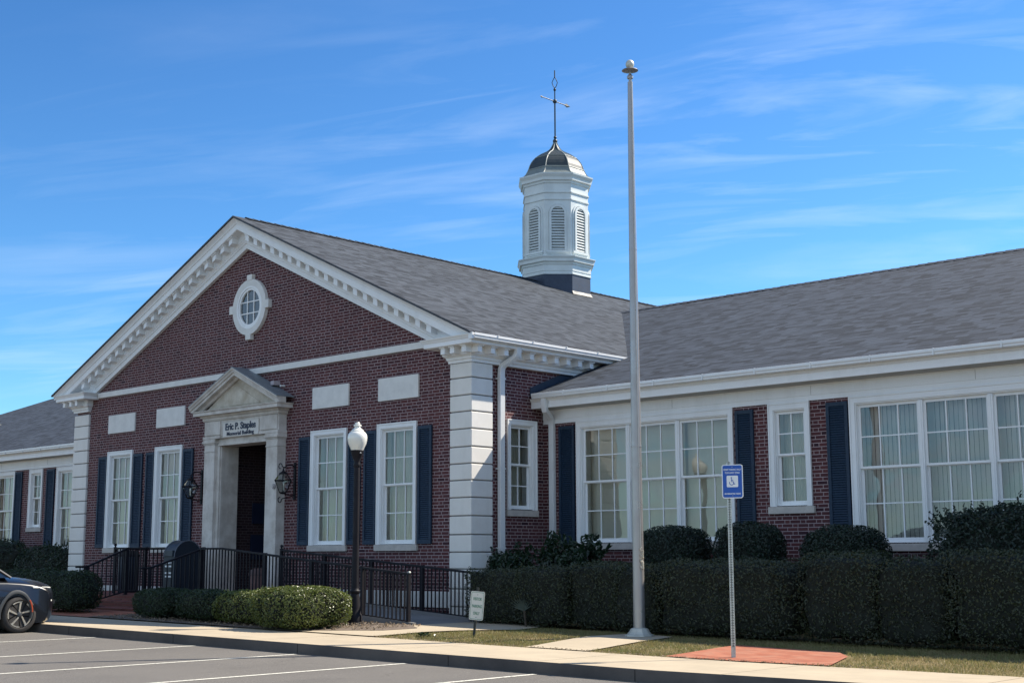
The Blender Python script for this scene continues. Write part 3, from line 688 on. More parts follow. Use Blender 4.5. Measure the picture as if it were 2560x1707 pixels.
gd = MB(); gd.v = [(ocx+.45*math.cos(2*math.pi*i/32), .052, ocz+.47*math.sin(2*math.pi*i/32)) for i in range(32)]; gd.f = [tuple(range(32))]; ob('attic_behind', gd, plain('attic_dark', (.10, .12, .13), .9), ow, recalc=False)
fl = ob('floodlight', MB().box(-6.50, -6.38, -.14, .06, 5.56, 5.66), plain('floodlight_grey', (.45, .40, .42), .5), BLD, bevel=.01); ob('sensor', MB().tube([(-6.22, .06, 5.54), (-6.22, -.06, 5.53)], .025), GUTTER, fl)

# ---- limestone doorcase
dc = -7.58
door = ob('doorcase', MB().box(dc-1.03, dc+1.03, -.10, .40, 4.262, 4.43), LIME, BLD, bevel=.006)
for a, b in ((dc-1.46, dc-1.03), (dc+1.03, dc+1.46)): ob('pilaster', MB().box(a, b, -.18, .08, .62, 4.12), LIME, door, bevel=.008)
for s in (-1, 1):
    mb = MB(); a, b = sorted((dc+s*1.03, dc+s*.93)); mb.box(a, b, -.10, .40, .62, 4.26)                       # stepped jamb
    a, b = sorted((dc+s*.93, dc+s*.905)); mb.box(a, b, -.06, .44, .62, 4.26)
    ob('jamb', mb, LIME, door, bevel=.006)
ob('lintel_fillet', MB().box(dc-.98, dc+.98, -.125, -.1, 4.264, 4.30), LIME, door)
for s in (-1, 1):
    mb = MB(); a, b = dc+s*1.245-.215, dc+s*1.245+.215
    mb.box(a-.012, b+.012, -.192, .08, 4.12, 4.15); mb.box(a, b, -.181, .08, 4.15, 4.30); mb.box(a-.02, b+.02, -.20, .08, 4.30, 4.33); mb.box(a-.045, b+.045, -.225, .08, 4.33, 4.39)
    mb.box(a-.03, b+.03, -.205, .08, 4.39, 4.43)
    a2, b2 = (dc-1.50, dc-.78) if s < 0 else (dc+.78, dc+1.50)
    mb.box(a2, b2, -.215, .08, 4.43, 4.50)
    ob('capital', mb, LIME, door, bevel=.006)
mb = MB(); mb.box(dc-1.47, dc+1.47, -.17, .08, 4.43, 4.97)
for s in (-1, 1):
    a, b = (dc-1.45, dc-.80) if s < 0 else (dc+.80, dc+1.45); mb.box(a, b, -.205, -.1, 4.52, 4.86)
ob('frieze', mb, LIME, door, bevel=.012)
def sw(prof): return MB().sweep([(dc-1.47, .07), (dc-1.47, -.17), (dc+1.47, -.17), (dc+1.47, .07)], prof)
ob('cornice', sw([(-.02,4.87),(.03,4.87),(.05,4.90),(.05,4.94),(.09,4.96),(.10,5.0),(.22,5.0),(.22,5.075),(.245,5.09),(.25,5.11),(-.02,5.11)]), LIME, door)
# pediment: triangular tympanum, raking mouldings, lead roof
pA = 6.06; hw = 1.78; zc = 5.13; pk = (pA-5.24)/hw
mb = MB()
PPR = [(.0,.0),(.27,.0),(.27,.03),(.24,.06),(.23,.10),(.20,.105),(.20,.175),(.09,.18),(.075,.21),(.06,.235),(.0,.235)]
for s in (-1, 1):
    m = len(PPR); base = len(mb.v)
    for x in (dc-.05, dc-.05+s*(hw-.0)):
        for d, h in PPR: mb.v.append((x, -.17-d+.0, pA-pk*abs(x-dc+.05)-h))
    for j in range(m): mb.f.append((base+j, base+(j+1) % m, base+(j+1) % m+m, base+j+m))
    mb.f.append(tuple(base+j for j in range(m))); mb.f.append(tuple(base+m+j for j in range(m))[::-1])
ob('pediment', clip(mb, 5.108), LIME, door)
ob('tympanum', MB().prism([(dc-1.5, 5.10), (dc+1.5, 5.10), (dc-.05, 5.90)], lambda u, v, w: (u, w, v), -.171, .05), LIME2, door)
ob('tympanum_panel', MB().prism([(dc-.82, 5.19), (dc+.78, 5.19), (dc-.05, 5.60)], lambda u, v, w: (u, w, v), -.186, -.171), LIME2, door)
mb = MB()
for s in (-1, 1): slab(mb, (dc-.05, -.445, pA+.022), (dc-.05+s*(hw+.01), -.445, pA-pk*hw+.018), (dc-.05+s*(hw+.01), .058, pA-pk*hw+.018), (dc-.05, .058, pA+.022), .02)
ob('pediment_roof', mb, LEAD, door)
# inscription panel and letters
pn = ob('name_board', MB().box(dc-.68, dc+.74, -.20, -.1, 4.445, 4.80), plain('name_board_stone', (.66, .63, .58), .8, var=.06), door, bevel=.004)
def text(body, size, loc, rotx, rotz, mat, parent, name='lettering', extrude=.006, offset=0., sx=1, align='CENTER', roty=0, shear=0):
    cu = bpy.data.curves.new('t', 'FONT'); cu.body = body; cu.size = size; cu.align_x = align; cu.align_y = 'CENTER'; cu.extrude = extrude; cu.offset = offset; cu.shear = shear
    t = bpy.data.objects.new('t', cu); COL.objects.link(t); dg = bpy.context.evaluated_depsgraph_get(); dg.update()
    me = bpy.data.meshes.new_from_object(t.evaluated_get(dg)); bpy.data.objects.remove(t); bpy.data.curves.remove(cu)
    me.materials.clear(); me.materials.append(mat)
    me.transform(Matrix.Translation(loc) @ Matrix.Rotation(rotz, 4, 'Z') @ Matrix.Rotation(rotx, 4, 'X') @ Matrix.Rotation(roty, 4, 'Z') @ Matrix.Diagonal((sx, 1, 1, 1)))
    return link(name, me, parent)
text('Eric P. Staples', .225, (dc+.03, -.206, 4.68), R(90), 0, LETTER, pn, offset=.0055, sx=.96)
text('Memorial Building', .13, (dc+.03, -.206, 4.515), R(90), 0, LETTER, pn, offset=.001, sx=1.15)
ob('bell_disc', (lambda m: m)(MB().tube([(-6.20, -.18, 3.20), (-6.20, -.205, 3.20)], .062, 20)), plain('bell_metal', (.32, .29, .29), .5), door); ob('bell_button', MB().tube([(-6.20, -.2, 3.20), (-6.20, -.225, 3.20)], .028, 14), SILL, door)
# vestibule
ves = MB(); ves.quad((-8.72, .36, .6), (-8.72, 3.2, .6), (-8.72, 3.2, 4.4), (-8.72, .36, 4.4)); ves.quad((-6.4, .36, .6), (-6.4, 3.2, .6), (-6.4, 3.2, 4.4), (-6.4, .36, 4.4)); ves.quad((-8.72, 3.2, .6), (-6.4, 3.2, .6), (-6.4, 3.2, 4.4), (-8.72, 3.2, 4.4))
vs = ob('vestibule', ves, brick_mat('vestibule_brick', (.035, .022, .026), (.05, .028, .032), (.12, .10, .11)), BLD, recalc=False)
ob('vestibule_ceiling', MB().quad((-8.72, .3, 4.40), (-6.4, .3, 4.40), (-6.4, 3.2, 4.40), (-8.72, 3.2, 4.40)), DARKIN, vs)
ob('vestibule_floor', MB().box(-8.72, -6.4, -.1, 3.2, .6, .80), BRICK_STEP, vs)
ob('notice_board', MB().box(-8.72, -8.67, 1.05, 1.95, 2.42, 2.92), LETTER, vs); ob('notice_board', MB().box(-8.72, -8.67, 1.02, 1.92, 1.55, 2.14), LETTER, vs)

# wall lanterns
def lantern(x, scrolls):
    y0 = YF; z = 3.31
    br = MB()
    br.tube([(x, y0, z+.30), (x, y0-.10, z+.36), (x, y0-.22, z+.36), (x, y0-.33, z+.28), (x, y0-.36, z+.20)], .014)
    br.tube([(x, y0, z-.30), (x, y0-.10, z-.34), (x, y0-.2, z-.32), (x, y0-.3, z-.30)], .012)
    br.box(x-.035, x+.035, y0-.03, y0, z-.42, z+.42)
    if scrolls:
        for zc2, sg in ((z+.33, 1), (z-.42, -1)):
            br.tube([(x-.17+.07*math.cos(t)*(1-t/14), y0-.30, zc2+sg*.075*math.sin(t)*(1-t/14)+.0) for t in [i*.42 for i in range(0, 13)]][::-1]+[(x-.06, y0-.30, zc2-sg*.02), (x-.0, y0-.2, zc2-sg*.04)], .011)
    la = ob('wall_lantern', br, IRON, BLD, smooth=True); yc = y0-.34
    cg = MB(); n = 6
    rt, rb = .205, .085
    for i in range(n):
        t = 2*math.pi*i/n+.3; c, s = math.cos(t), math.sin(t)
        cg.tube([(x+rt*c, yc+rt*s, z), (x+rb*c, yc+rb*s, z-.27)], .009, 6); cg.tube([(x+rt*c, yc+rt*s, z), (x+.09*c, yc+.09*s, z+.15)], .009, 6)
    cg.tube([(x+rt*math.cos(2*math.pi*i/n+.3), yc+rt*math.sin(2*math.pi*i/n+.3), z) for i in range(n)], .012, 6, True)
    cg.lathe([(0, -.31), (.05, -.30), (.09, -.275), (.085, -.26)], (x, yc, z), 12); cg.lathe([(.10, .145), (.095, .17), (.03, .21), (.02, .25), (0, .26)], (x, yc, z), 12)
    ob('lantern_cage', cg, IRON, la, smooth=True)
    gl = MB().lathe([(rb-.01, -.265), (rt-.01, -.004), (.085, .148)], (x, yc, z), 6, .3); gl.f = gl.f[:12]; ob('lantern_glass', gl, LGLASS, la, recalc=False)
    ob('candle_bulb', MB().lathe([(0, -.22), (.02, -.22), (.02, -.12), (.028, -.09), (.018, -.05), (0, -.03)], (x, yc, z), 10), GLOBE, la, smooth=True)
lantern(-5.74, True); lantern(-9.44, False)

# downspouts
def spout(pts, w=.045, t=.035):
    mb = MB(); pts = [Vector(p) for p in pts]; k = len(pts); out = Vector((1, 0, 0))
    return mb
def rect_pipe(pts, side, w, t):
    """square section pipe; side = fixed horizontal unit vector across the wall"""
    mb = MB(); pts = [Vector(p) for p in pts]; k = len(pts); side = Vector(side)
    for i, p in enumerate(pts):
        tg = (pts[min(i+1, k-1)]-pts[max(i-1, 0)]).normalized(); nn = tg.cross(side).normalized()
        for a, b in ((-1, -1), (1, -1), (1, 1), (-1, 1)): mb.v.append(tuple(p+side*a*w+nn*b*t))
    for i in range(k-1):
        for j in range(4): mb.f.append((i*4+j, i*4+(j+1) % 4, (i+1)*4+(j+1) % 4, (i+1)*4+j))
    mb.f += [(0, 1, 2, 3), tuple(range(4*k-4, 4*k))]; return mb
ds = ob('downspout', rect_pipe([(.36, 1.0, 5.88), (.355, .99, 5.72), (.33, .965, 5.65), (.07, .87, 5.49), (.03, .85, 5.42), (.02, .85, 5.3), (.02, .85, .3)], (0, 1, 0), .07, .045), GUTTER, BLD, smooth=True, bevel=.008)
for z in (5.2, 3.35, 1.75): ob('downspout_bracket', MB().box(-.06, .07, .765, .935, z, z+.03), GUTTER, ds)
ds = ob('downspout', rect_pipe([(.36, YW-.46, 4.86), (.36, YW-.455, 4.70), (.35, YW-.42, 4.60), (.24, YW-.14, 4.48), (.215, YW-.07, 4.40), (.21, YW-.05, 4.28), (.21, YW-.05, .3)], (.92, .0, 0), .07, .045), GUTTER, BLD, smooth=True, bevel=.008)

# cupola
CY = 11.4
def octo(prof, n=8, rot=math.pi/8): return MB().lathe(prof, (PX, CY, 0), n, rot)
k8 = 1/math.cos(math.pi/8)
cu = ob('cupola', octo([(.96*k8, 10.45), (.96*k8, 12.3)]), CUPW, BLD)
ob('cupola_base', octo([(1.01*k8, 8.9), (1.01*k8, 9.93)]), DARKBASE, cu)
mb = MB(); mb.quad((PX+1.012, CY-.42, 9.42), (PX+1.012, CY+.42, 9.42), (PX+1.07, CY+.45, roofz(PX+1.07)+.02), (PX+1.07, CY-.45, roofz(PX+1.07)+.02))
ob('base_flashing', mb, plain('base_flashing', (.22, .21, .20), .6), cu)
ob('cupola_plinth', octo([(1.03*k8, 9.92), (1.03*k8, 9.97), (1.015*k8, 9.98), (1.015*k8, 10.02), (1.03*k8, 10.025), (1.03*k8, 10.20), (1.055*k8, 10.22), (1.065*k8, 10.28), (1.12*k8, 10.30), (1.13*k8, 10.38), (1.17*k8, 10.44), (1.17*k8, 10.46), (1.0*k8, 10.50), (.95*k8, 10.52)]), CUPW, cu)
ob('cupola_entablature', octo([(.96*k8, 12.02), (.965*k8, 12.20), (.99*k8, 12.22), (.99*k8, 12.26), (.965*k8, 12.27), (.965*k8, 12.42), (.995*k8, 12.44), (.995*k8, 12.48), (.97*k8, 12.49), (.97*k8, 12.72), (1.0*k8, 12.74), (1.01*k8, 12.80), (1.06*k8, 12.82), (1.07*k8, 12.90), (1.12*k8, 12.99), (1.125*k8, 13.03), (.85, 13.09)]), CUPW, cu)
DP = [(1.04,13.06),(.965,13.13),(.905,13.24),(.865,13.33),(.835,13.43),(.79,13.53),(.73,13.62),(.66,13.70),(.57,13.78),(.46,13.86),(.36,13.915),(.27,13.965),(.20,14.02),(.15,14.08),(.11,14.15),(.075,14.22),(.045,14.29)]
dome = ob('dome', octo([(r*k8*.97, z) for r, z in DP[3:]]), COPPER, cu); ob('dome_skirt', octo([(r*k8*.971, z) for r, z in DP[:4]]), SKIRT, dome)
mb = MB()
for i in range(8):
    t = math.pi/8+i*math.pi/4; mb.tube([(PX+r*k8*.97*math.cos(t), CY+r*k8*.97*math.sin(t), z) for r, z in DP], .016, 6)
for z, r in ((13.72, .64), (13.30, .875)):
    mb.tube([(PX+(r*.985)*k8*math.cos(math.pi/8+i*math.pi/4), CY+(r*.985)*k8*math.sin(math.pi/8+i*math.pi/4), z) for i in range(8)], .012, 6, True)
ob('dome_rib', mb, COPPER_RIB, dome, smooth=True)
vane = MB()
vane.tube([(PX, CY, 14.25), (PX, CY, 15.6)], .024, 8); vane.tube([(PX, CY, 15.6), (PX, CY, 16.06)], .018, 8)
for z, r in ((14.34, .075), (14.46, .05), (15.63, .07), (16.01, .045)): vane.lathe([(0, -r)]+[(r*math.sin(a), -r*math.cos(a)) for a in [math.pi*j/8 for j in range(1, 8)]]+[(0, r)], (PX, CY, z), 12)
vn = ob('weather_vane', vane, IRON2, cu, smooth=True)
sp = MB(); C0 = Vector((PX, CY, 16.06)); sd = Vector((.71, .70, 0)).normalized()
for s in (-1, 1): sp.tube([C0, C0+sd*.045*s+Vector((0, 0, .06)), C0+sd*.085*s+Vector((0, 0, .18)), C0+sd*.04*s+Vector((0, 0, .29)), C0+Vector((0, 0, .36))], .013, 6)
sp.tube([C0+Vector((0, 0, .36)), C0+Vector((0, 0, .58))], .018, 6); ob('finial', sp, IRON2, vn, smooth=True)
ar = MB(); a = Vector((-.05, 1, 0)).normalized(); C1 = Vector((PX, CY, 15.63))
# arrow points towards the viewer's right
a = Vector((0, 1, 0))
ar.tube([C1-a*.62, C1+a*.62], .014, 6)
for s, L, w in ((1, .74, .07), (-1, -.70, .04)):
    p0, p1, p2 = C1+a*(.42*s if s > 0 else -.56), C1+a*(.56*s if s > 0 else -.60), C1+a*L
    for zz in (1,): ar.add([p0, p1+Vector((0, 0, w)), p2, p1-Vector((0, 0, w)), p1+Vector((-a.y*.008, a.x*.008, 0)), p1-Vector((-a.y*.008, a.x*.008, 0))], [(0,1,4),(1,2,4),(2,3,4),(3,0,4),(0,5,1),(1,5,2),(2,5,3),(3,5,0)])
ob('arrow', ar, IRON2, vn)
# arched louvres, one per face
def louvre(ang):
    n = Vector((math.cos(ang), math.sin(ang), 0)); t = Vector((-n.y, n.x, 0)); c = Vector((PX, CY, 0))+n*.96
    fn = lambda u, d, z: tuple(c+t*u+n*d+Vector((0, 0, z)))
    w, z0, zs = .195, 10.66, 11.80
    def arch(w, top, k=14): return [(-w, z0)]+[(-w*math.cos(math.pi*i/k), zs+w*math.sin(math.pi*i/k)) for i in range(k+1)]+[(w, z0)]
    fr = MB()
    for wo, wi, d in ((w+.135, w+.085, .030), (w+.072, w+.0, .060)):
        A, B = arch(wo, 0), arch(wi, 0); base = len(fr.v); m = len(A)
        for P, dd in ((A, 0), (A, d), (B, d), (B, -.06)): fr.v += [fn(u, dd, z) for u, z in P]
        for r in range(3):
            for i in range(m-1): fr.f.append((base+r*m+i, base+r*m+i+1, base+(r+1)*m+i+1, base+(r+1)*m+i))
    fbox(fr, fn, -w-.15, w+.15, -.01, .06, z0-.07, z0-.005); fbox(fr, fn, -w-.13, w+.13, -.01, .03, z0-.12, z0-.07)
    o = ob('louvre_window', fr, CUPW, cu)
    bk = MB(); bk.add([fn(u, .002, z) for u, z in arch(w, 0)], [tuple(range(len(arch(w, 0))))]); ob('louvre_shadow', bk, DARKIN, o, recalc=False)
    sl = MB(); z = z0+.03
    while z < zs+w-.02:
        hw2 = w if z < zs else math.sqrt(max(w*w-(z-zs)**2, .0004))
        sl.add([fn(-hw2, .004, z+.044), fn(hw2, .004, z+.044), fn(hw2, .052, z-.012), fn(-hw2, .052, z-.012), fn(-hw2, .010, z-.024), fn(hw2, .010, z-.024)], [(0,1,2,3), (3,2,5,4)]); z += .085
    ob('louvre', sl, CUPW, o)
for i in range(8): louvre(i*math.pi/4)

# ------------------------------------------------------------------ landing, stairs, ramp
LZT = .76
struct('entrance_landing', MB().box(-12.9, -5.0, -2.35, YF, .0, LZT), BRICK_STEP)
for i in range(2):
    struct('entrance_step', MB().box(-9.0, -5.75, -2.35-.55*(i+1), -2.3-.55*i, .0, LZT-.12*(i+1)), BRICK_STEP)
RX0, RX1, RY0, RY1, RZ1 = -5.0, .98, -2.35, -.65, .372
mb = MB(); mb.add([(RX0, RY0, LZT), (RX0, RY1, LZT), (RX1, RY1, RZ1), (RX1, RY0, RZ1), (RX0, RY0, 0), (RX0, RY1, 0), (RX1, RY1, 0), (RX1, RY0, 0)], [(0,1,2,3),(4,7,6,5),(0,3,7,4),(1,5,6,2),(3,2,6,7),(0,4,5,1)])
struct('access_ramp', mb, RAMPC)
for y in (RY0-.08, RY1):
    mb = MB().add([(RX0, y, LZT+.06), (RX0, y+.08, LZT+.06), (RX1-.02, y+.08, RZ1+.06), (RX1-.02, y, RZ1+.06), (RX0, y, 0), (RX0, y+.08, 0), (RX1-.02, y+.08, 0), (RX1-.02, y, 0)], [(0,1,2,3),(4,7,6,5),(0,3,7,4),(1,5,6,2),(3,2,6,7),(0,4,5,1)])
    struct('ramp_kerb', mb, RAMPC)
struct('ramp_landing', MB().box(RX1, 1.35, RY0, RY1, 0, RZ1+.004), RAMPC)

# ------------------------------------------------------------------ railings
BAL = {}
def railing(label, pts, group, knobs=(), posts=None, spacing=.108):
    """pts: (x, y, z of rail top, z of rail foot)"""
    t = thing('iron_railing', label, 'railing', (pts[0][0], pts[0][1], pts[0][3]), group)
    tr = MB(); br = MB()
    for a, b in zip(pts, pts[1:]):
        A, B = Vector(a[:3]), Vector(b[:3]); d = (B-A); h = Vector((d.x, d.y, 0)).normalized(); s = Vector((-h.y, h.x, 0))
        for mbx, off, w, th, z0, z1 in ((tr, 0, .027, .042, a[2], b[2]), (br, 0, .016, .03, a[3]+.09, b[3]+.09)):
            v = []
            for (p, z) in ((A, z0), (B, z1)):
                for sx, sz in ((-w, -th), (w, -th), (w, 0), (-w, 0)): v.append((p.x+s.x*sx, p.y+s.y*sx, z+sz))
            mbx.add(v, [(0,1,2,3), (7,6,5,4), (0,4,5,1), (1,5,6,2), (2,6,7,3), (3,7,4,0)])
    ob('top_rail', tr, IRON, t, bevel=.006); ob('bottom_rail', br, IRON, t)
    L = 0; segs = []
    for a, b in zip(pts, pts[1:]): l = math.hypot(b[0]-a[0], b[1]-a[1]); segs.append((L, l, a, b)); L += l
    n = min(int(L/spacing), 99)
    for i in range(1, n):
        s = L*i/n
        for s0, l, a, b in segs:
            if s0 <= s <= s0+l+1e-6: f = (s-s0)/l; break
        x, y, zt, zb = [a[k]+(b[k]-a[k])*f for k in range(4)]; h = round(zt-zb-.11, 2)
        if h not in BAL: BAL[h] = MB().box(-.0105, .0105, -.0105, .0105, 0, h).mesh('baluster', IRON)
        o = link('baluster', BAL[h]); o.location = (x, y, zb+.085); o.parent = t; o.matrix_parent_inverse = t.matrix_world.inverted()
    for i, p in enumerate(posts if posts is not None else pts):
        m = MB().box(p[0]-.03, p[0]+.03, p[1]-.03, p[1]+.03, p[3]-.25, p[2]+.01)
        m.box(p[0]-.05, p[0]+.05, p[1]-.05, p[1]+.05, p[3]-.02, p[3]+.005)
        if i in knobs: m.lathe([(0, .0), (.018, .01), (.018, .03), (.038, .05), (.03, .085), (0, .10)], (p[0], p[1], p[2]), 10)
        ob('post', m, IRON, t)
    return t
GR = 'black iron railings round the entrance steps and ramp'
def rp(f, y=-2.39): x = RX0+(.80-RX0)*f; return (x, y, 1.80+(1.31-1.80)*f, LZT+(RZ1-LZT)*f)
a = rp(0); b = rp(1)
t = railing('black iron railing on the street side of the ramp, ending in a bright steel cap', [(-5.75, -2.39, 1.80, LZT), a, b], GR, posts=[(-5.75, -2.39, 1.80, LZT), rp(.26), rp(.52), rp(.78), b])
ob('end_cap', MB().lathe([(0, -.02), (.03, -.02), (.032, .0), (.02, .015), (0, .018)], (b[0]+.01, b[1], b[2]+.01), 12), GALV, t)
a = (-5.30, -.61, 1.775, LZT); b = (.78, -.61, 1.305, .375); c = (1.05, -.61, 1.30, .372)
mid = lambda f: tuple(a[k]+(b[k]-a[k])*f for k in range(4))
railing('black iron railing on the wall side of the ramp, from a ball-topped post', [a, b, c], GR, knobs=(0,), posts=[a, mid(.25), mid(.5), mid(.75), b])
railing('sloping black iron handrail on the right of the brick entrance steps', [(-5.80, -3.85, 1.40, .52), (-5.80, -3.60, 1.40, .52), (-5.80, -2.30, 1.805, LZT)], GR, posts=[(-5.80, -3.60, 1.40, .50), (-5.80, -2.30, 1.805, LZT)])
railing('sloping black iron handrail on the left of the brick entrance steps, nearest the car', [(-8.9, -3.55, 1.415, .52), (-8.9, -3.28, 1.415, .52), (-8.9, -2.28, 1.818, LZT), (-8.9, -.05, 1.83, LZT)], GR, posts=[(-8.9, -3.28, 1.415, .50), (-8.9, -2.28, 1.818, LZT), (-8.9, -1.2, 1.82, LZT)])
railing('level black iron railing along the landing left of the drop box, with a ball-topped post', [(-10.3, -1.75, 1.84, LZT), (-8.95, -1.75, 1.83, LZT)], GR, knobs=(0,))

# ------------------------------------------------------------------ drop box, bins
bx = thing('drop_box', 'dark blue round-topped drop box with white lettering beside the doorcase', 'drop box', (-8.15, -1.28, LZT))
W2, D2 = .22, .36
def bpos(u, v, w): return (-8.15+w, -1.28+u, LZT+v)
prof = [(-D2, .10), (D2, .10), (D2, .85)]+[(D2*math.cos(t), .85+D2*1.02*math.sin(t)) for t in [math.pi*i/14 for i in range(1, 14)]]+[(-D2, .85)]
BOXB = plain('drop_box_blue', (.006, .014, .026), .4, var=.15)
ob('body', MB().prism(prof, bpos, -W2, W2), BOXB, bx, smooth=True, bevel=.006)
rimm = MB()
for s in (-1, 1): rimm.tube([bpos(D2*1.01*math.cos(t), .85+D2*1.03*math.sin(t), s*W2) for t in [math.pi*i/14 for i in range(15)]], .012, 6)
ob('rim', rimm, plain('drop_box_trim', (.10, .12, .15), .4), bx, smooth=True)
mb = MB()
for sx in (-1, 1):
    for sy in (-1, 1): mb.box(-8.15+sx*.18-.03, -8.15+sx*.18+.03, -1.28+sy*.3-.03, -1.28+sy*.3+.03, LZT, LZT+.11)
ob('feet', mb, BOXB, bx)
ob('hatch', MB().box(-8.15-.17, -8.15+.17, -1.28-D2-.03, -1.28-D2+.02, LZT+.86, LZT+1.0), plain('hatch_metal', (.03, .045, .06), .4), bx, bevel=.008)
ft = MB()
for z, segs in ((.70, [(-.30, -.12), (-.08, .06), (.12, .25)]), (.62, [(-.24, -.02), (.03, .18)]), (.47, [(-.24, -.04), (.02, .22)]), (.39, [(-.22, -.06), (-.01, .21)])):
    for u0, u1 in segs: ft.box(-8.15+u0*.62, -8.15+u1*.62, -1.28-D2-.004, -1.28-D2, LZT+z, LZT+z+.036)
ob('lettering', ft, SWHITE, bx)
def bin_(name, label, x, y, r, h, mat, top, z=LZT):
    t = thing(name, label, 'litter bin', (x, y, z)); ob('body', MB().lathe([(r*.92, 0), (r, .04), (r, h), (r*.96, h+.01), (r*.94, h-.05)], (x, y, z), 20), mat, t, smooth=True)
    ob('lid', MB().lathe([(r*1.04, h-.02), (r*1.05, h+.03), (r*.8, h+.10), (r*.35, h+.14), (0, h+.14)], (x, y, z), 20), top, t, smooth=True); return t
bin_('litter_bin', 'brown litter bin right of the doorway behind the ramp railing', -5.83, -.85, .19, .46, plain('bin_brown', (.13, .065, .055), .7), plain('bin_brown_lid', (.08, .04, .035), .6))
bin_('litter_bin', 'tall dark litter bin against the wall under the leftmost gable window', -10.75, -1.1, .25, .88, plain('bin_dark', (.012, .02, .04), .5), IRON)

# ------------------------------------------------------------------ flagpole
fx, fy = 4.18, -.08; fz = .223
fp = thing('flagpole', 'tall satin metal flagpole with ball finial, standing in front of the right wing', 'flagpole', (fx, fy, fz))
ht = 10.33-fz
ob('shaft', MB().lathe([(.104, 0), (.104, .25), (.098, 1.5), (.086, 4), (.072, 7), (.058, 9), (.047, ht)], (fx, fy, fz), 28), ALU, fp, smooth=True)
mb = MB()
for z in (3.3, 6.9): mb.lathe([(.10-.0055*z+.012, 0), (.10-.0055*z+.015, .012), (.10-.0055*z+.012, .024)], (fx, fy, fz+z), 24)
ob('sleeve_joint', mb, ALU, fp, smooth=True)
ob('base_collar', MB().lathe([(.26, 0), (.255, .02), (.215, .035), (.18, .075), (.165, .10), (.15, .125), (.13, .135), (.11, .14)], (fx, fy, fz), 10), STONEBASE, fp)
ob('truck', MB().lathe([(.025, .0), (.03, .05), (.055, .07), (.06, .10), (.045, .13), (.02, .16), (.02, .22)], (fx, fy, fz+ht), 16), ALU, fp, smooth=True)
ob('finial_plate', MB().lathe([(0, .195), (.11, .205), (.155, .222), (.145, .235), (.04, .25), (0, .25)], (fx, fy, fz+ht), 24), ALU, fp, smooth=True)
ob('finial_ball', MB().lathe([(0, .25)]+[(.08*math.sin(a), .345-.088*math.cos(a)) for a in [math.pi*j/14 for j in range(1, 14)]]+[(0, .433)], (fx, fy, fz+ht), 24), STONEBASE, fp, smooth=True)
mb = MB(); cx_, cy_ = fx+.09, fy-.06
mb.tube([(cx_, cy_, fz+1.32), (cx_+.06, cy_, fz+1.36), (cx_+.07, cy_, fz+1.48)], .012, 6); mb.tube([(cx_, cy_, fz+1.32), (cx_+.06, cy_, fz+1.28), (cx_+.07, cy_, fz+1.16)], .012, 6)
mb.tube([(cx_+.035+.03*math.sin(i*1.9), cy_+.03*math.cos(i*1.9), fz+1.14+.03*i) for i in range(14)], .012, 5)
ob('cleat', mb, plain('cleat_rope', (.45, .42, .34), .7), fp, smooth=True)
MOVES = [(fp, (5.48, -1.67, .335), .914)]
ob('halyard', MB().tube([(cx_+.02, cy_, fz+1.45), (fx+.085, fy-.05, fz+5), (fx+.06, fy-.03, fz+ht+.03)], .005, 5), plain('rope', (.5, .48, .42), .9), fp)

# ------------------------------------------------------------------ street lamp
lx, ly = -1.90, -1.40; lz = .25
lp = thing('street_lamp', 'black post lamp with white acorn globe in front of the gable windows', 'street lamp', (lx, ly, lz))
def fl_prof(r, z0, z1): return [(r, z0), (r, z1)]
ob('post', MB().lathe([(.075, .70), (.068, .9), (.062, 3.0), (.058, 3.15)], (lx, ly, lz), 24), IRON, lp, smooth=True)
ob('base', MB().lathe([(.17, 0), (.17, .05), (.15, .07), (.15, .20), (.125, .24), (.115, .34), (.10, .52), (.085, .62), (.10, .64), (.10, .68), (.08, .70), (.075, .74)], (lx, ly, lz), 24), IRON, lp, smooth=True)
ob('fitter', MB().lathe([(.058, 3.12), (.075, 3.15), (.07, 3.20), (.06, 3.24), (.10, 3.34), (.125, 3.42), (.135, 3.46), (.128, 3.47)], (lx, ly, lz), 24), IRON, lp, smooth=True)
ob('globe', MB().lathe([(.12, 3.455), (.15, 3.53), (.184, 3.60), (.200, 3.68), (.202, 3.74), (.190, 3.79), (.160, 3.83), (.128, 3.85)], (lx, ly, lz), 32), GLOBE, lp, smooth=True)
ob('globe_cap', MB().lathe([(.130, 3.848), (.134, 3.862), (.112, 3.885), (.080, 3.908), (.062, 3.93), (.060, 3.945), (.084, 3.958), (.080, 3.978), (.050, 3.99), (.054, 4.01), (.042, 4.03), (0, 4.04)], (lx, ly, lz), 28), GLOBE, lp, smooth=True)
MOVES.append((lp, (.06, -3.02, .375), .908))
ob('photocell', MB().box(lx+.085, lx+.125, ly-.03, ly+.01, lz+3.40, lz+3.44), plain('photocell_grey', (.4, .4, .4), .4), lp, bevel=.006)

# ------------------------------------------------------------------ signs
def rrect(w, h, r, k=5):
    P = []
    for cx2, cy2, a0 in ((w/2-r, h/2-r, 0), (-w/2+r, h/2-r, 90), (-w/2+r, -h/2+r, 180), (w/2-r, -h/2+r, 270)):
        P += [(cx2+r*math.cos(R(a0+90*i/k)), cy2+r*math.sin(R(a0+90*i/k))) for i in range(k+1)]
    return P
def plate(parent, name, poly, T, a, b, mat):
    return ob(name, MB().prism(poly, lambda u, v, w: tuple(T @ Vector((u, v, w))), a, b), mat, parent)
sx_, sy_ = 7.93, -2.74; sz_ = .152
sg = thing('accessible_parking_sign', 'blue and white accessible parking sign on a perforated steel post by the brick paving', 'sign', (sx_, sy_, sz_))
mb = MB(); h = 2.78
for s in (-1, 1): mb.box(s*.020-.012 if s > 0 else -.032, .032 if s > 0 else -.008, -.0035, .0, -.2, h)
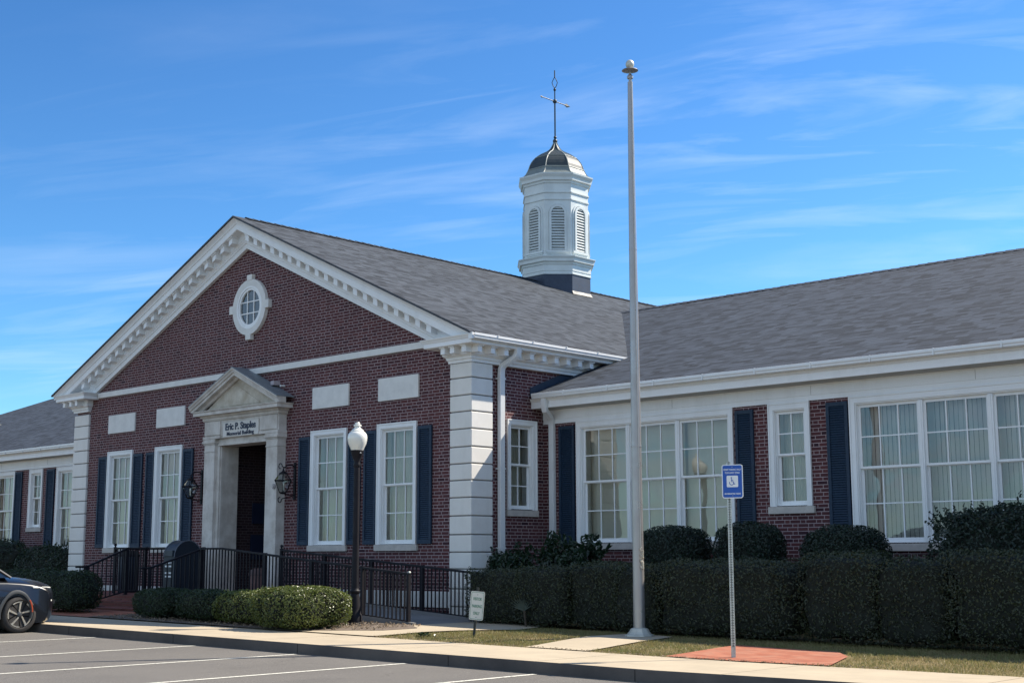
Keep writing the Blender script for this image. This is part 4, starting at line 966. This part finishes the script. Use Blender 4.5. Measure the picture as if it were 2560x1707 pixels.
mb.box(-.008, .008, .018, .022, -.2, h); mb.box(-.011, -.007, .0, .022, -.2, h); mb.box(.007, .011, .0, .022, -.2, h)
mb.v = [(v[0]+0, v[1], v[2]) for v in mb.v]
TS = Matrix.Translation((sx_, sy_, sz_)) @ Matrix.Rotation(R(20), 4, 'Z')
mb.xf(TS); pz = ob('post', mb, GALV, sg)
mb = MB(); i = 0
while .1+.0254*2*i < 2.2: mb.tube([(0, .0145, .12+.0508*i), (0, .0165, .12+.0508*i)], .006, 6); i += 1
hm = MB(); z = .1
while z < h: hm.box(-.0065, .0065, .0175, .0178, z, z+.016); hm.box(.0125, .0195, -.0040, -.0036, z, z+.012); hm.box(-.0195, -.0125, -.0040, -.0036, z, z+.012); z += .0254*1.4
hm.xf(TS); ob('post_holes', hm, DARKIN, pz)
ob('post_anchor', MB().box(-.022, .022, -.012, .03, -.1, .16).xf(TS), GALV, sg)
TP = Matrix.Translation((sx_, sy_, sz_+2.50)) @ Matrix.Rotation(R(23), 4, 'Z') @ Matrix.Translation((.055, -.012, 0)) @ Matrix.Rotation(R(90), 4, 'X')
plate(sg, 'sign_panel', rrect(.305, .485, .035), TP, 0, .003, SWHITE)
pb = plate(sg, 'blue_field', rrect(.280, .460, .025), TP, .003, .0042, SBLUE)
plate(pb, 'symbol_plate', rrect(.165, .165, .014), TP @ Matrix.Translation((0, .0, 0)), .0042, .0054, SWHITE)
def ptext(parent, body, size, x, y, mat, T, off=0, sx=1):
    o = text(body, size, (0, 0, 0), 0, 0, mat, parent, extrude=.0004, offset=off); o.data.transform(T @ Matrix.Translation((x, y, .0050)) @ Matrix.Diagonal((sx, 1, 1, 1))); return o
ptext(pb, 'PERMIT PARKING ONLY', .034, 0, .168, SWHITE, TP, .0006, .70); ptext(pb, 'TOW-AWAY ZONE', .034, 0, .122, SWHITE, TP, .0006, .72)
ptext(pb, 'MAXIMUM FINE $500.00', .030, 0, -.178, SWHITE, TP, .0006, .74)
sym = MB()
def P3(pts, r): sym.tube([(x, y, .0065) for x, y in pts], r, 6)
P3([(-.012+.030*math.cos(R(a)), -.022+.030*math.sin(R(a))) for a in range(150, 395, 12)], .0045)
P3([(-.014, .038), (-.012, .012), (-.010, -.004), (.014, -.004), (.028, -.040), (.040, -.037)], .0050); P3([(-.012, .016), (.012, .016)], .0042)
sym.lathe([(0, 0), (.0095, 0), (.0095, .003), (0, .003)], (-.014, .052, .0052), 12); sym.xf(TP); ob('wheelchair_symbol', sym, SBLUE, pb)
ob('bolt', MB().lathe([(.006, 0), (.006, .003), (0, .004)], (0, .205, .004), 8).xf(TP), GALV, sg); ob('bolt', MB().lathe([(.006, 0), (.006, .003), (0, .004)], (0, -.205, .004), 8).xf(TP), GALV, sg)

MOVES.append((sg, (8.745, -3.84, .25), .9326))
vx, vy = 1.98, -1.92; vz = .165
vs_ = thing('visitor_parking_sign', 'low tilted white sign with green lettering standing in the grass', 'sign', (vx, vy, vz))
TV = Matrix.Translation((vx, vy, vz)) @ Matrix.Rotation(R(30), 4, 'Z') @ Matrix.Rotation(R(5), 4, 'Y')
ob('post', MB().box(-.02, .02, -.0, .03, -.2, .86).xf(TV), plain('post_dark_green', (.02, .025, .022), .6, var=.2), vs_)
TQ = TV @ Matrix.Translation((.012, -.004, .545)) @ Matrix.Rotation(R(90), 4, 'X')
p = plate(vs_, 'sign_panel', rrect(.255, .50, .03), TQ, 0, .003, SCREAM)
fr = rrect(.228, .47, .022); fr2 = rrect(.217, .457, .018); mb = MB(); n = len(fr)
mb.v = [tuple(TQ @ Vector((u, v, .0042))) for u, v in fr+fr2]; mb.f = [(i, (i+1) % n, (i+1) % n+n, i+n) for i in range(n)]; ob('border', mb, SGREEN, p, recalc=False)
for s, y in (('VISITOR', .115), ('PARKING', -.012), ('ONLY', -.135)): ptext(p, s, .072, 0, y, SGREEN, TQ, .0014, .60)
ob('bolt', MB().lathe([(.007, 0), (.007, .003), (0, .004)], (0, .19, .003), 8).xf(TQ), IRON, vs_); ob('bolt', MB().lathe([(.007, 0), (.007, .003), (0, .004)], (0, -.20, .003), 8).xf(TQ), IRON, vs_)

# ------------------------------------------------------------------ planting
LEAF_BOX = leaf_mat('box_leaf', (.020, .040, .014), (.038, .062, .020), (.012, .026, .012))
LEAF_SUN = leaf_mat('sunlit_box_leaf', (.085, .115, .022), (.16, .18, .045), (.045, .07, .018))  # brighter copy of the box leaf, sunlight put into the colour
LEAF_HEDGE = leaf_mat('hedge_leaf', (.032, .043, .018), (.054, .066, .030), (.018, .024, .014), gloss=.38)
LEAF_HOLLY = leaf_mat('holly_leaf', (.012, .026, .016), (.024, .042, .024), (.008, .018, .013), gloss=.34)
LEAF_CAM = leaf_mat('camellia_leaf', (.012, .03, .016), (.025, .05, .022), (.01, .022, .012), gloss=.3)
TWIG = plain('hedge_core', (.010, .014, .008), .95, var=.3, scale=8); BARK = plain('bark', (.07, .055, .04), .9)
def leaf(mb, c, nrm, size, asp=.55):
    t = Vector((random.gauss(0, 1), random.gauss(0, 1), random.gauss(0, 1))); a = nrm.cross(t)
    if a.length < 1e-4: return
    a.normalize(); b = nrm.cross(a).normalized(); l = size*(.7+.6*random.random()); w = l*asp
    k = len(mb.v); fold = nrm*(w*.22)
    mb.v += [tuple(c-a*l*.5), tuple(c+b*w*.5+fold), tuple(c+a*l*.5-nrm*l*.08), tuple(c-b*w*.5+fold)]
    mb.f += [(k, k+1, k+2), (k, k+2, k+3)]
def shrub(name, label, cat, c, half, n, size, mat, group=None, p=4.5, bump=.10, asp=.55, shoots=0, depth=.16, seed=0, core=.86, stem=False, shootlen=.3):
    cx, cy, cz = c; hx, hy, hz = half; base = gz(cx, cy)
    t = thing(name, label, cat, (cx, cy, base), group); mb = MB(); off = Vector((seed*7.3, seed*3.1, seed))
    def surf(d, k=1.):
        r = 1/((abs(d.x)**p+abs(d.y)**p+abs(d.z)**p)**(1/p)); q = d*r
        nz = noise.noise(Vector((q.x*hx, q.y*hy, q.z*hz))*2.3+off)+.5*noise.noise(Vector((q.x*hx, q.y*hy, q.z*hz))*5.5+off)
        q = q*(k+bump*nz); return Vector((q.x*hx, q.y*hy, q.z*hz))
    ar = [hy*hz, hy*hz, hx*hz, hx*hz, hx*hy, hx*hy*.15]
    for i in range(n):
        f = random.choices(range(6), ar)[0]; u, v = random.uniform(-1, 1), random.uniform(-1, 1)
        d = Vector([(1, u, v), (-1, u, v), (u, 1, v), (u, -1, v), (u, v, 1), (u, v, -1)][f])
        q = surf(d.normalized() if p < 3 else d, 1-depth*random.random()**1.6)
        if p >= 3:
            pass
        g = Vector((q.x/hx**2, q.y/hy**2, q.z/hz**2)).normalized()
        g = Vector([math.copysign(abs(k)**1.4, k) for k in g])
        nn = (g.normalized()*1.1+Vector((random.gauss(0, .62), random.gauss(0, .62), random.gauss(0, .62)+.12))).normalized()
        leaf(mb, Vector(c)+q, nn, size, asp)
    for i in range(shoots):
        d = Vector((random.uniform(-1, 1), random.uniform(-1, 1), random.uniform(.25, 1))).normalized(); q = Vector(c)+surf(d, .97)
        dr = (d+Vector((random.gauss(0, .35), random.gauss(0, .35), .7))).normalized(); L = shootlen*random.uniform(.4, 1)
        m = int(L/ (size*.42))
        for j in range(m):
            pos = q+dr*(L*j/max(m, 1))+Vector((random.gauss(0, .012), random.gauss(0, .012), 0))
            nn = (dr.cross(Vector((random.gauss(0, 1), random.gauss(0, 1), random.gauss(0, 1)))).normalized()+dr*.4).normalized(); leaf(mb, pos, nn, size*1.1, asp)
    me = bpy.data.meshes.new('foliage'); me.from_pydata(mb.v, [], mb.f); me.materials.append(mat); link('foliage', me, t)
    bm = bmesh.new(); bmesh.ops.create_icosphere(bm, subdivisions=4, radius=1)
    for v in bm.verts: v.co = Vector(c)+surf(v.co.normalized(), core)
    cm = bpy.data.meshes.new('twigs'); bm.to_mesh(cm); bm.free(); cm.materials.append(TWIG); link('twigs', cm, t)
    st = MB(); zb = cz-hz*.9
    for k in range(3): st.tube([(cx+(k-1)*.08, cy, base-.05), (cx+(k-1)*hx*.3, cy+.03*k, zb+.1)], [.03, .015], 6)
    ob('stem', st, BARK, t)
    return t
G1 = 'clipped box bushes in the bed along the pavement'
def blk(x0, x1, y0, y1, ztop, zbot=None):
    xc, yc = (x0+x1)/2, (y0+y1)/2; zb = gz(xc, yc)+.0 if zbot is None else zbot
    return (xc, yc, (zb+ztop)/2), ((x1-x0)/2, (y1-y0)/2, (ztop-zb)/2)
def B(label, x0, x1, y0, y1, zt, n, size, mat, group, **k):
    c, h = blk(x0, x1, y0, y1, zt, k.pop('zbot', None)); return shrub(k.pop('name', 'boxwood_bush'), label, k.pop('cat', 'bush'), c, h, n, size, mat, group, **k)
B('clipped box bush right of the entrance steps, leftmost of its row', -5.1, -3.5, -4.62, -3.7, 1.00, 6000, .042, LEAF_BOX, G1, seed=1, p=3.0)
B('clipped box bush second from the left in its row, in shade', -3.6, -2.1, -4.62, -3.65, 1.00, 6000, .042, LEAF_BOX, G1, seed=2, p=3.0)
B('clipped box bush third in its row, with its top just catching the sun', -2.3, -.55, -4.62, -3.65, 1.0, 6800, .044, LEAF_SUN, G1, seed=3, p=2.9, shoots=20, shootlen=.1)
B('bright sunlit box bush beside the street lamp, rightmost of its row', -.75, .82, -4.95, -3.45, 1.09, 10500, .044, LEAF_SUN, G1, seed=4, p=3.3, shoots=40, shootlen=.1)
B('dark clipped bush between the parked car and the entrance steps', -8.7, -6.75, -4.8, -3.9, 1.32, 6500, .045, LEAF_BOX, None, seed=5, p=3.4)
B('low dark bush behind, at the foot of the left corner pier', -12.6, -10.9, -3.0, -2.4, 1.34, 3500, .05, LEAF_BOX, None, seed=6, p=2.8)
B('low dark hedge bush left of the landing, behind the parked car', -16.5, -12.9, -2.6, -1.2, 1.30, 4500, .055, LEAF_BOX, None, seed=9, p=3)
B('large dark camellia bush in front of the left wing windows', -20.4, -16.6, .4, 1.7, 1.95, 6500, .07, LEAF_CAM, None, seed=7, p=2.6, name='camellia_bush', shoots=25)
B('tall dark bush at the left edge, in front of the left wing', -25, -20.2, .4, 1.7, 2.2, 6500, .07, LEAF_CAM, None, seed=8, p=3, name='camellia_bush', shoots=10)
G2 = 'sections of the low clipped hedge before the right wing'
HS = [(.85, 2.46, 1.36, 'low hedge section at the foot of the right corner pier'), (2.26, 3.55, 1.42, 'low hedge section left of the flagpole, between the two camellias'), (3.36, 4.7, 1.49, 'low hedge section directly behind the flagpole'), (4.5, 5.55, 1.47, 'low hedge section just right of the flagpole'),
      (5.36, 8.12, 1.53, 'long low hedge section behind the accessible parking sign, with sunlit leaves on top'), (8.02, 9.42, 1.65, 'slightly taller low hedge section right of the accessible parking sign'), (9.26, 10.5, 1.56, 'low hedge section below the wide curtained window'), (10.35, 13.0, 1.65, 'low hedge section at the right edge')]
for i, (a, b2, zt, lb) in enumerate(HS):
    yo = random.Random(i).uniform(-.10, .10)
    if i == 4: yo = -.17
    B(lb, a, b2, -1.22+yo, -.15, zt, int(4700*(b2-a)), .044, LEAF_HEDGE, G2, seed=20+i, p=7, name='hedge_section', cat='hedge', bump=.09, depth=.2, shoots=int(16*(b2-a)), shootlen=.09)
B('low hedge section beyond the right edge', 12.9, 16.5, -1.2, -.15, 1.62, 5000, .05, LEAF_HEDGE, G2, seed=40, p=4.5, name='hedge_section', cat='hedge')
G3 = 'rounded dark holly bushes under the right wing windows'
for i, (a, b2, zt, lb, p) in enumerate([(3.62, 4.98, 2.13, 'rounded dark holly bush just right of the flagpole', 3.2), (5.34, 6.52, 2.17, 'rounded dark holly bush behind the accessible parking sign', 2.9), (7.02, 8.5, 2.09, 'rounded dark holly bush below the rightmost navy shutter', 2.7)]):
    B(lb, a, b2, .35, 1.45, zt, 9000, .048, LEAF_HOLLY, G3, seed=50+i, p=p, name='holly_bush', zbot=.95, bump=.08)
B('large dark holly bush with spiky shoots at the right edge of the scene', 9.2, 12.9, .2, 1.6, 2.36, 15000, .062, LEAF_HOLLY, G3, seed=60, p=2.6, name='holly_bush', zbot=.9, shoots=70, bump=.12, shootlen=.28)
B('leafy camellia bush against the foot of the right corner pier', -.35, .95, .4, 1.1, 1.72, 1500, .105, LEAF_CAM, None, seed=70, p=2.3, name='camellia_bush', zbot=.8, shoots=26, core=.7, depth=.3)
B('tall leafy camellia bush in front of the downspout of the right wing', 1.05, 2.6, .45, 1.25, 1.88, 1700, .11, LEAF_CAM, None, seed=71, p=2.1, name='camellia_bush', zbot=.8, shoots=62, core=.6, depth=.4, shootlen=.36)
# yucca spikes poking out of the hedge
mb = MB()
for i in range(12):
    a = math.pi*(.1+.8*i/11); c = Vector((2.6, -1.28, .66)); d = Vector((math.cos(a), -.35, math.sin(a)*.9)).normalized(); s = d.cross(Vector((0, 1, 0))).normalized()*.018; L = .26+.12*random.random()
    k = len(mb.v); mb.v += [tuple(c-s), tuple(c+s), tuple(c+d*L)]; mb.f.append((k, k+1, k+2))
yc = thing('yucca', 'small spiky grey-green yucca poking out of the low hedge', 'plant', (2.6, -1.28, .3)); ob('spiky_leaves', mb, plain('yucca_leaf', (.045, .065, .05), .6), yc, recalc=False)
ob('stem', MB().tube([(2.6, -1.2, .2), (2.6, -1.27, .68)], .02, 6), BARK, yc)

# grass blades on the visible lawn
GRASS = leaf_mat('grass_blade', (.25, .20, .085), (.17, .19, .055), (.34, .26, .14), gloss=.6, trans=.35)
def inpoly(x, y, P):
    r = False; j = len(P)-1
    for i in range(len(P)):
        if (P[i][1] > y) != (P[j][1] > y) and x < (P[j][0]-P[i][0])*(y-P[i][1])/(P[j][1]-P[i][1])+P[i][0]: r = not r
        j = i
    return r
NOG = [[(5.5, -4.5), (6.7, -4.4), (6.3, -2.6), (6.0, -1.35), (4.95, -1.15), (4.9, -2.3)], [(-1.3, -5), (2.4, -4.65), (2.4, -3.4), (2.75, -2.6), (3.15, -1.85), (2.6, -.3), (-6, -.3), (-6, -5.1)], [(7.9, -4.4), (10.4, -4.15), (9.95, -2.85), (9.45, -2.25), (7.65, -2.15)]]
mb = MB(); cnt = 0
while cnt < 52000:
    x = random.uniform(2.2, 16); y = ky(x)+random.uniform(1.76, 5.2)
    if x > 10.5 and random.random() < .4: continue
    if any(inpoly(x, y, P) for P in NOG): continue
    dens = .5+.9*noise.noise(Vector((x*1.7, y*1.7, 0)))+.25
    if random.random() > dens: continue
    z = gz(x, y)-.01; h = random.uniform(.02, .06)*(.7+.6*max(0, noise.noise(Vector((x*.9+5, y*2, 3)))+.3)); a = random.random()*6.28; w = .0055
    dx, dy = math.cos(a)*w, math.sin(a)*w; lx2, ly2 = random.gauss(0, .018), random.gauss(0, .018)
    k = len(mb.v); mb.v += [(x-dx, y-dy, z), (x+dx, y+dy, z), (x+lx2, y+ly2, z+h)]; mb.f.append((k, k+1, k+2)); cnt += 1
me = bpy.data.meshes.new('grass'); me.from_pydata(mb.v, [], mb.f); me.materials.append(GRASS); tag(link('grass', me), 'short dry winter grass with green patches beside the pavement', 'grass', kind='stuff')
# dry leaf litter in the bed and on the kerb side
LIT = leaf_mat('dry_leaf', (.20, .15, .10), (.30, .24, .17), (.12, .09, .06), gloss=.8)
mb = MB()
for i in range(2600):
    x = random.uniform(-5.5, 1.5); y = random.uniform(ky(x)+1.75, -2.6)+random.gauss(0, .03)
    if x > .4 and y < -4.6+(x-.4)*.75: continue
    leaf(mb, Vector((x, y, gz(x, y)+.03+random.random()*.03)), Vector((random.gauss(0, .5), random.gauss(0, .5), 1)).normalized(), .05, .6)
for i in range(500):
    x = random.uniform(2.3, 11); y = ky(x)+1.8+random.gauss(0, .05)
    leaf(mb, Vector((x, y, gz(x, y)+.015)), Vector((random.gauss(0, .4), random.gauss(0, .4), 1)).normalized(), .03, .6)
me = bpy.data.meshes.new('leaf_litter'); me.from_pydata(mb.v, [], mb.f); me.materials.append(LIT); tag(link('leaf_litter', me), 'pale dry leaf litter under the clipped bushes', 'leaf litter', kind='stuff')
wd = thing('weed_tuft', 'small dark green weed in the grass left of the low white sign', 'plant', (3.1, -4.15, gz(3.1, -4.15))); mb = MB()
for i in range(60): leaf(mb, Vector((3.1+random.gauss(0, .08), -4.15+random.gauss(0, .04), gz(3.1, -4.15)+random.random()*.08)), Vector((random.gauss(0, .6), random.gauss(0, .6), 1)).normalized(), .06, .6)
ob('weed_leaves', mb, LEAF_BOX, wd, recalc=False)

# ------------------------------------------------------------------ the parked car
CXC, CYN, CZ = -8.0, -4.74, .115
def carpaint():
    m = Mat('dark_car_paint', .3, (.004, .005, .008), spec=.35); m.b.inputs['Coat Weight'].default_value = .7; m.b.inputs['Coat Roughness'].default_value = .03; return m.m
CARP = carpaint(); PLAST = plain('grey_cladding', (.045, .05, .055), .5); RUB = plain('tyre_rubber', (.035, .032, .03), .8, var=.15); RIMS = plain('machined_rim', (.62, .58, .50), .3, metal=.7, var=.05); RIMD = plain('dark_rim', (.012, .012, .014), .4)
CHR = plain('chrome', (.75, .75, .72), .08, metal=1, var=.02); LENS = plain('clear_lens', (.72, .72, .66), .08, var=.05, spec=.8); AMB = plain('amber_marker', (.50, .075, .03), .25, spec=.7)
CGL = plain('tinted_glass', (.01, .014, .016), .03, spec=1.0)
car = thing('parked_car', 'dark glossy crossover parked nose-in to the kerb at the left edge, with alloy wheels', 'car', (CXC, CYN-2.36, CZ))
def T(f, s, z):
    a = abs(f); fr = max(0, 1-s/1.3); bk = max(0, (s-3.6)/1.1)
    s2 = s+.34*a**3.4*fr-.25*a**3.2*bk
    z2 = z-(.15*a**3.5*max(0, (z-.62)/.5) if z > .62 else 0)
    wx = .94*f*(1-.05*max(0, (z-.75)/.4))*(1-.03*max(0, (.5-z)/.3))
    return (CXC+wx, CYN-s2, CZ+z2)
OUT = [(.20,.19),(.08,.24),(.02,.34),(.0,.50),(.0,.66),(.015,.80),(.06,.90),(.13,.965),(.28,1.02),(.55,1.08),(.85,1.115),(1.2,1.14),(1.6,1.15),(2.4,1.14),(3.2,1.13),(4.0,1.12),(4.4,1.08),(4.62,.98),(4.70,.75),(4.72,.55),(4.66,.34),(4.5,.26)]
def arch(sc): return [(sc-.425*math.cos(t), .37+.425*math.sin(t)) for t in [math.pi*(-.07+1.14*i/14) for i in range(15)]][::-1]
OUT += [(p, max(z, .22)) for p, z in arch(3.78)] + [(3.0, .24), (2.2, .23), (1.6, .24)] + [(p, max(z, .22)) for p, z in arch(.95)] + [(.45, .20)]
F = [-1, -.965, -.88, -.7, -.4, 0, .4, .7, .88, .965, 1]
mb = MB(); m = len(OUT)
for f in F:
    for s, z in OUT:
        if abs(f) == 1: z = z-.03*(z > .9)
        mb.v.append(T(f*(1 if abs(f) < 1 else .985 if z > .95 else 1), s, z))
for i in range(len(F)-1):
    for j in range(m): mb.f.append((i*m+j, i*m+(j+1) % m, (i+1)*m+(j+1) % m, (i+1)*m+j))
mb.f.append(tuple(range(m))); mb.f.append(tuple(range((len(F)-1)*m, len(F)*m))[::-1])
ob('body', mb, CARP, car, smooth=True)
GHP = [(1.15,1.10),(1.9,1.60),(2.4,1.665),(3.1,1.66),(3.8,1.60),(4.45,1.12)]
def ghw(z): return .84-.20*(z-1.1)/.56
mb = MB(); n = len(GHP)
for sgn in (-1, 1): mb.v += [(CXC+sgn*ghw(z), CYN-s, CZ+z) for s, z in GHP]
mb.f = [tuple(range(n)), tuple(range(n, 2*n))[::-1]]+[(i, (i+1) % n, (i+1) % n+n, i+n) for i in range(n)]
ob('windows', mb, CGL, car)
mb = MB()
for i in range(1, 4):
    (s0, z0), (s1, z1) = GHP[i], GHP[i+1]; a, b = ghw(z0)+.01, ghw(z1)+.01
    mb.add([(CXC-a, CYN-s0, CZ+z0+.012), (CXC+a, CYN-s0, CZ+z0+.012), (CXC+b, CYN-s1, CZ+z1+.012), (CXC-b, CYN-s1, CZ+z1+.012)], [(0, 1, 2, 3)])
for sgn in (-1, 1):
    for sp in (1.15, 2.6, 3.6): pass
    mb.tube([(CXC+sgn*(ghw(z)+.005), CYN-s, CZ+z) for s, z in GHP], .028, 6); mb.tube([(CXC+sgn*(ghw(1.12)+.005), CYN-2.75, CZ+1.1), (CXC+sgn*(ghw(1.66)+.005), CYN-2.85, CZ+1.66)], .03, 6)
ob('roof', mb, CARP, car, smooth=True)
def wheel(sc, sgn, lab=None):
    wx = CXC+sgn*.92; c = Vector((wx, CYN-sc, CZ+.372)); rot = Matrix.Translation(c) @ Matrix.Rotation(R(90*sgn), 4, 'Y')   # local +z = outwards
    ty = MB().lathe([(.27, -.20), (.33, -.21), (.362, -.19), (.372, -.15), (.372, -.05), (.362, -.01), (.335, .012), (.285, .015), (.275, .0), (.27, -.02)], n=40).xf(rot)
    w = ob('wheel', ty, RUB, car, smooth=True)
    ob('wheel_well', MB().lathe([(0, -.16), (.27, -.16), (.27, .0), (.262, .0), (.262, -.12), (0, -.12)], n=32).xf(rot), RIMD, w, smooth=True)
    sp = MB(); dk = MB()
    for i in range(5):
        a = 2*math.pi*i/5+.35; M = Matrix.Rotation(a, 4, 'Z')
        def pr(P, z0, z1, tgt): tgt.add([tuple(M @ Vector((x, y, z0))) for x, y in P]+[tuple(M @ Vector((x, y, z1))) for x, y in P], [tuple(range(len(P)))[::-1], tuple(range(len(P), 2*len(P)))]+[(j, (j+1) % len(P), (j+1) % len(P)+len(P), j+len(P)) for j in range(len(P))])
        pr([(.045, .028), (.06, .045), (.235, .075), (.262, .02), (.24, .035), (.055, .018)], -.035, -.004, sp)
        arc = [(.268*math.cos(t), .268*math.sin(t)) for t in [.03+.09*k for k in range(11)]]+[(.238*math.cos(t), .238*math.sin(t)) for t in [.93-.09*k for k in range(9)]]
        pr(arc, -.03, .0, sp)
        pr([(.03, -.02), (.25, -.055), (.25, -.08), (.03, -.035)], -.05, -.02, dk); pr([(.03, -.06), (.16, -.20), (.18, -.19), (.05, -.045)], -.06, -.03, dk)
    sp.xf(rot); dk.xf(rot); ob('spokes', sp, RIMS, w); ob('inner_spokes', dk, PLAST, w)
    ob('hub', MB().lathe([(.055, -.06), (.055, -.012), (.04, -.004), (0, -.002)], n=20).xf(rot), PLAST, w, smooth=True)
for sc in (.95, 3.78):
    for sgn in (1, -1): wheel(sc, sgn)
for sc in (.95, 3.78):
    for sgn in (1, -1):
        mb = MB(); n = 22; rows = []
        for i in range(n+1):
            t = math.pi*(-.06+1.12*i/n); 
            for r, o in ((.415, -.03), (.415, .012), (.45, .022), (.485, .012), (.487, -.02)):
                s, z = sc-r*math.cos(t), .37+r*math.sin(t); p = T(sgn, s, max(z, .2)); mb.v.append((p[0]+sgn*o, p[1], p[2]+(.15*max(0, (z-.62)/.5) if z > .62 else 0)))
        for i in range(n):
            for j in range(4): mb.f.append((i*5+j, i*5+j+1, (i+1)*5+j+1, (i+1)*5+j))
        ob('arch_cladding', mb, PLAST, car, smooth=True)
for sgn in (1, -1):
    mb = MB(); pts = []
    for i in range(8):
        t = math.pi*(.03+.18*i/7); s, z = .95-.462*math.cos(t), .37+.462*math.sin(t); p = T(sgn, s, z); pts.append((p[0]+sgn*.02, p[1], p[2]+(.15*max(0, (z-.62)/.5) if z > .62 else 0)))
    ob('side_marker', mb.tube(pts, .016, 6), AMB, car, smooth=True)
    pts = [Vector(T(sgn*f, s, z))+Vector((sgn*.006, .008, .004)) for f, s, z in ((.99, .50, 1.005), (.97, .38, .99), (.93, .27, .97), (.86, .17, .945), (.75, .10, .92))]
    ob('headlamp', MB().tube(pts, [.010, .016, .020, .020, .012], 8), LENS, car, smooth=True)
    pts = [Vector(T(sgn*f, s, z))+Vector((sgn*.006, .012, 0)) for f, s, z in ((.90, .13, .90), (.905, .095, .82), (.91, .075, .74))]
    ob('running_light', MB().tube(pts, [.012, .020, .012], 8), LENS, car, smooth=True)
    pts = [Vector(T(sgn*.90, .05, z))+Vector((sgn*.004, .012, 0)) for z in (.66, .62)]
    ob('fog_lamp', MB().tube(pts, .028, 10), LENS, car, smooth=True)
    mm2 = MB().lathe([(0, -.07), (.05, -.06), (.085, -.02), (.09, .03), (.06, .06), (0, .07)], n=12); mm2.xf(Matrix.Translation((CXC+sgn*1.03, CYN-1.62, CZ+1.18)) @ Matrix.Diagonal((1.2, .8, .9, 1)) @ Matrix.Rotation(R(90), 4, 'Y')); ob('door_mirror', mm2, CARP, car, smooth=True)
    mb = MB().box(CXC+sgn*.945-.004, CXC+sgn*.945+.004, CYN-2.72, CYN-2.715, CZ+.32, CZ+1.05); ob('door_seam', mb, RIMD, car)
ob('chrome_line', MB().tube([Vector(T(f, .035+.10*abs(f)**2, .90))+Vector((0, .006, .0)) for f in [-.8+.16*i for i in range(11)]], .010, 6), CHR, car, smooth=True)
ob('grille', MB().tube([Vector(T(f, .0, .60))+Vector((0, .004, 0)) for f in [-.6+.12*i for i in range(11)]], .05, 8), RIMD, car, smooth=True)
ob('number_plate', MB().box(CXC-.15, CXC+.15, CYN+.004, CYN+.012, CZ+.38, CZ+.53), SWHITE, car)

# set these down at their final spots and sizes
MOVES.append((vs_, (3.61, -3.55, .33), .9045))
k = .894; MOVES.append((car, (-4.29-k*.95, -7.15+k*(.94-2.36), .258), k))
for o, loc, sc in MOVES: o.location = loc; o.scale = (sc, sc, sc)
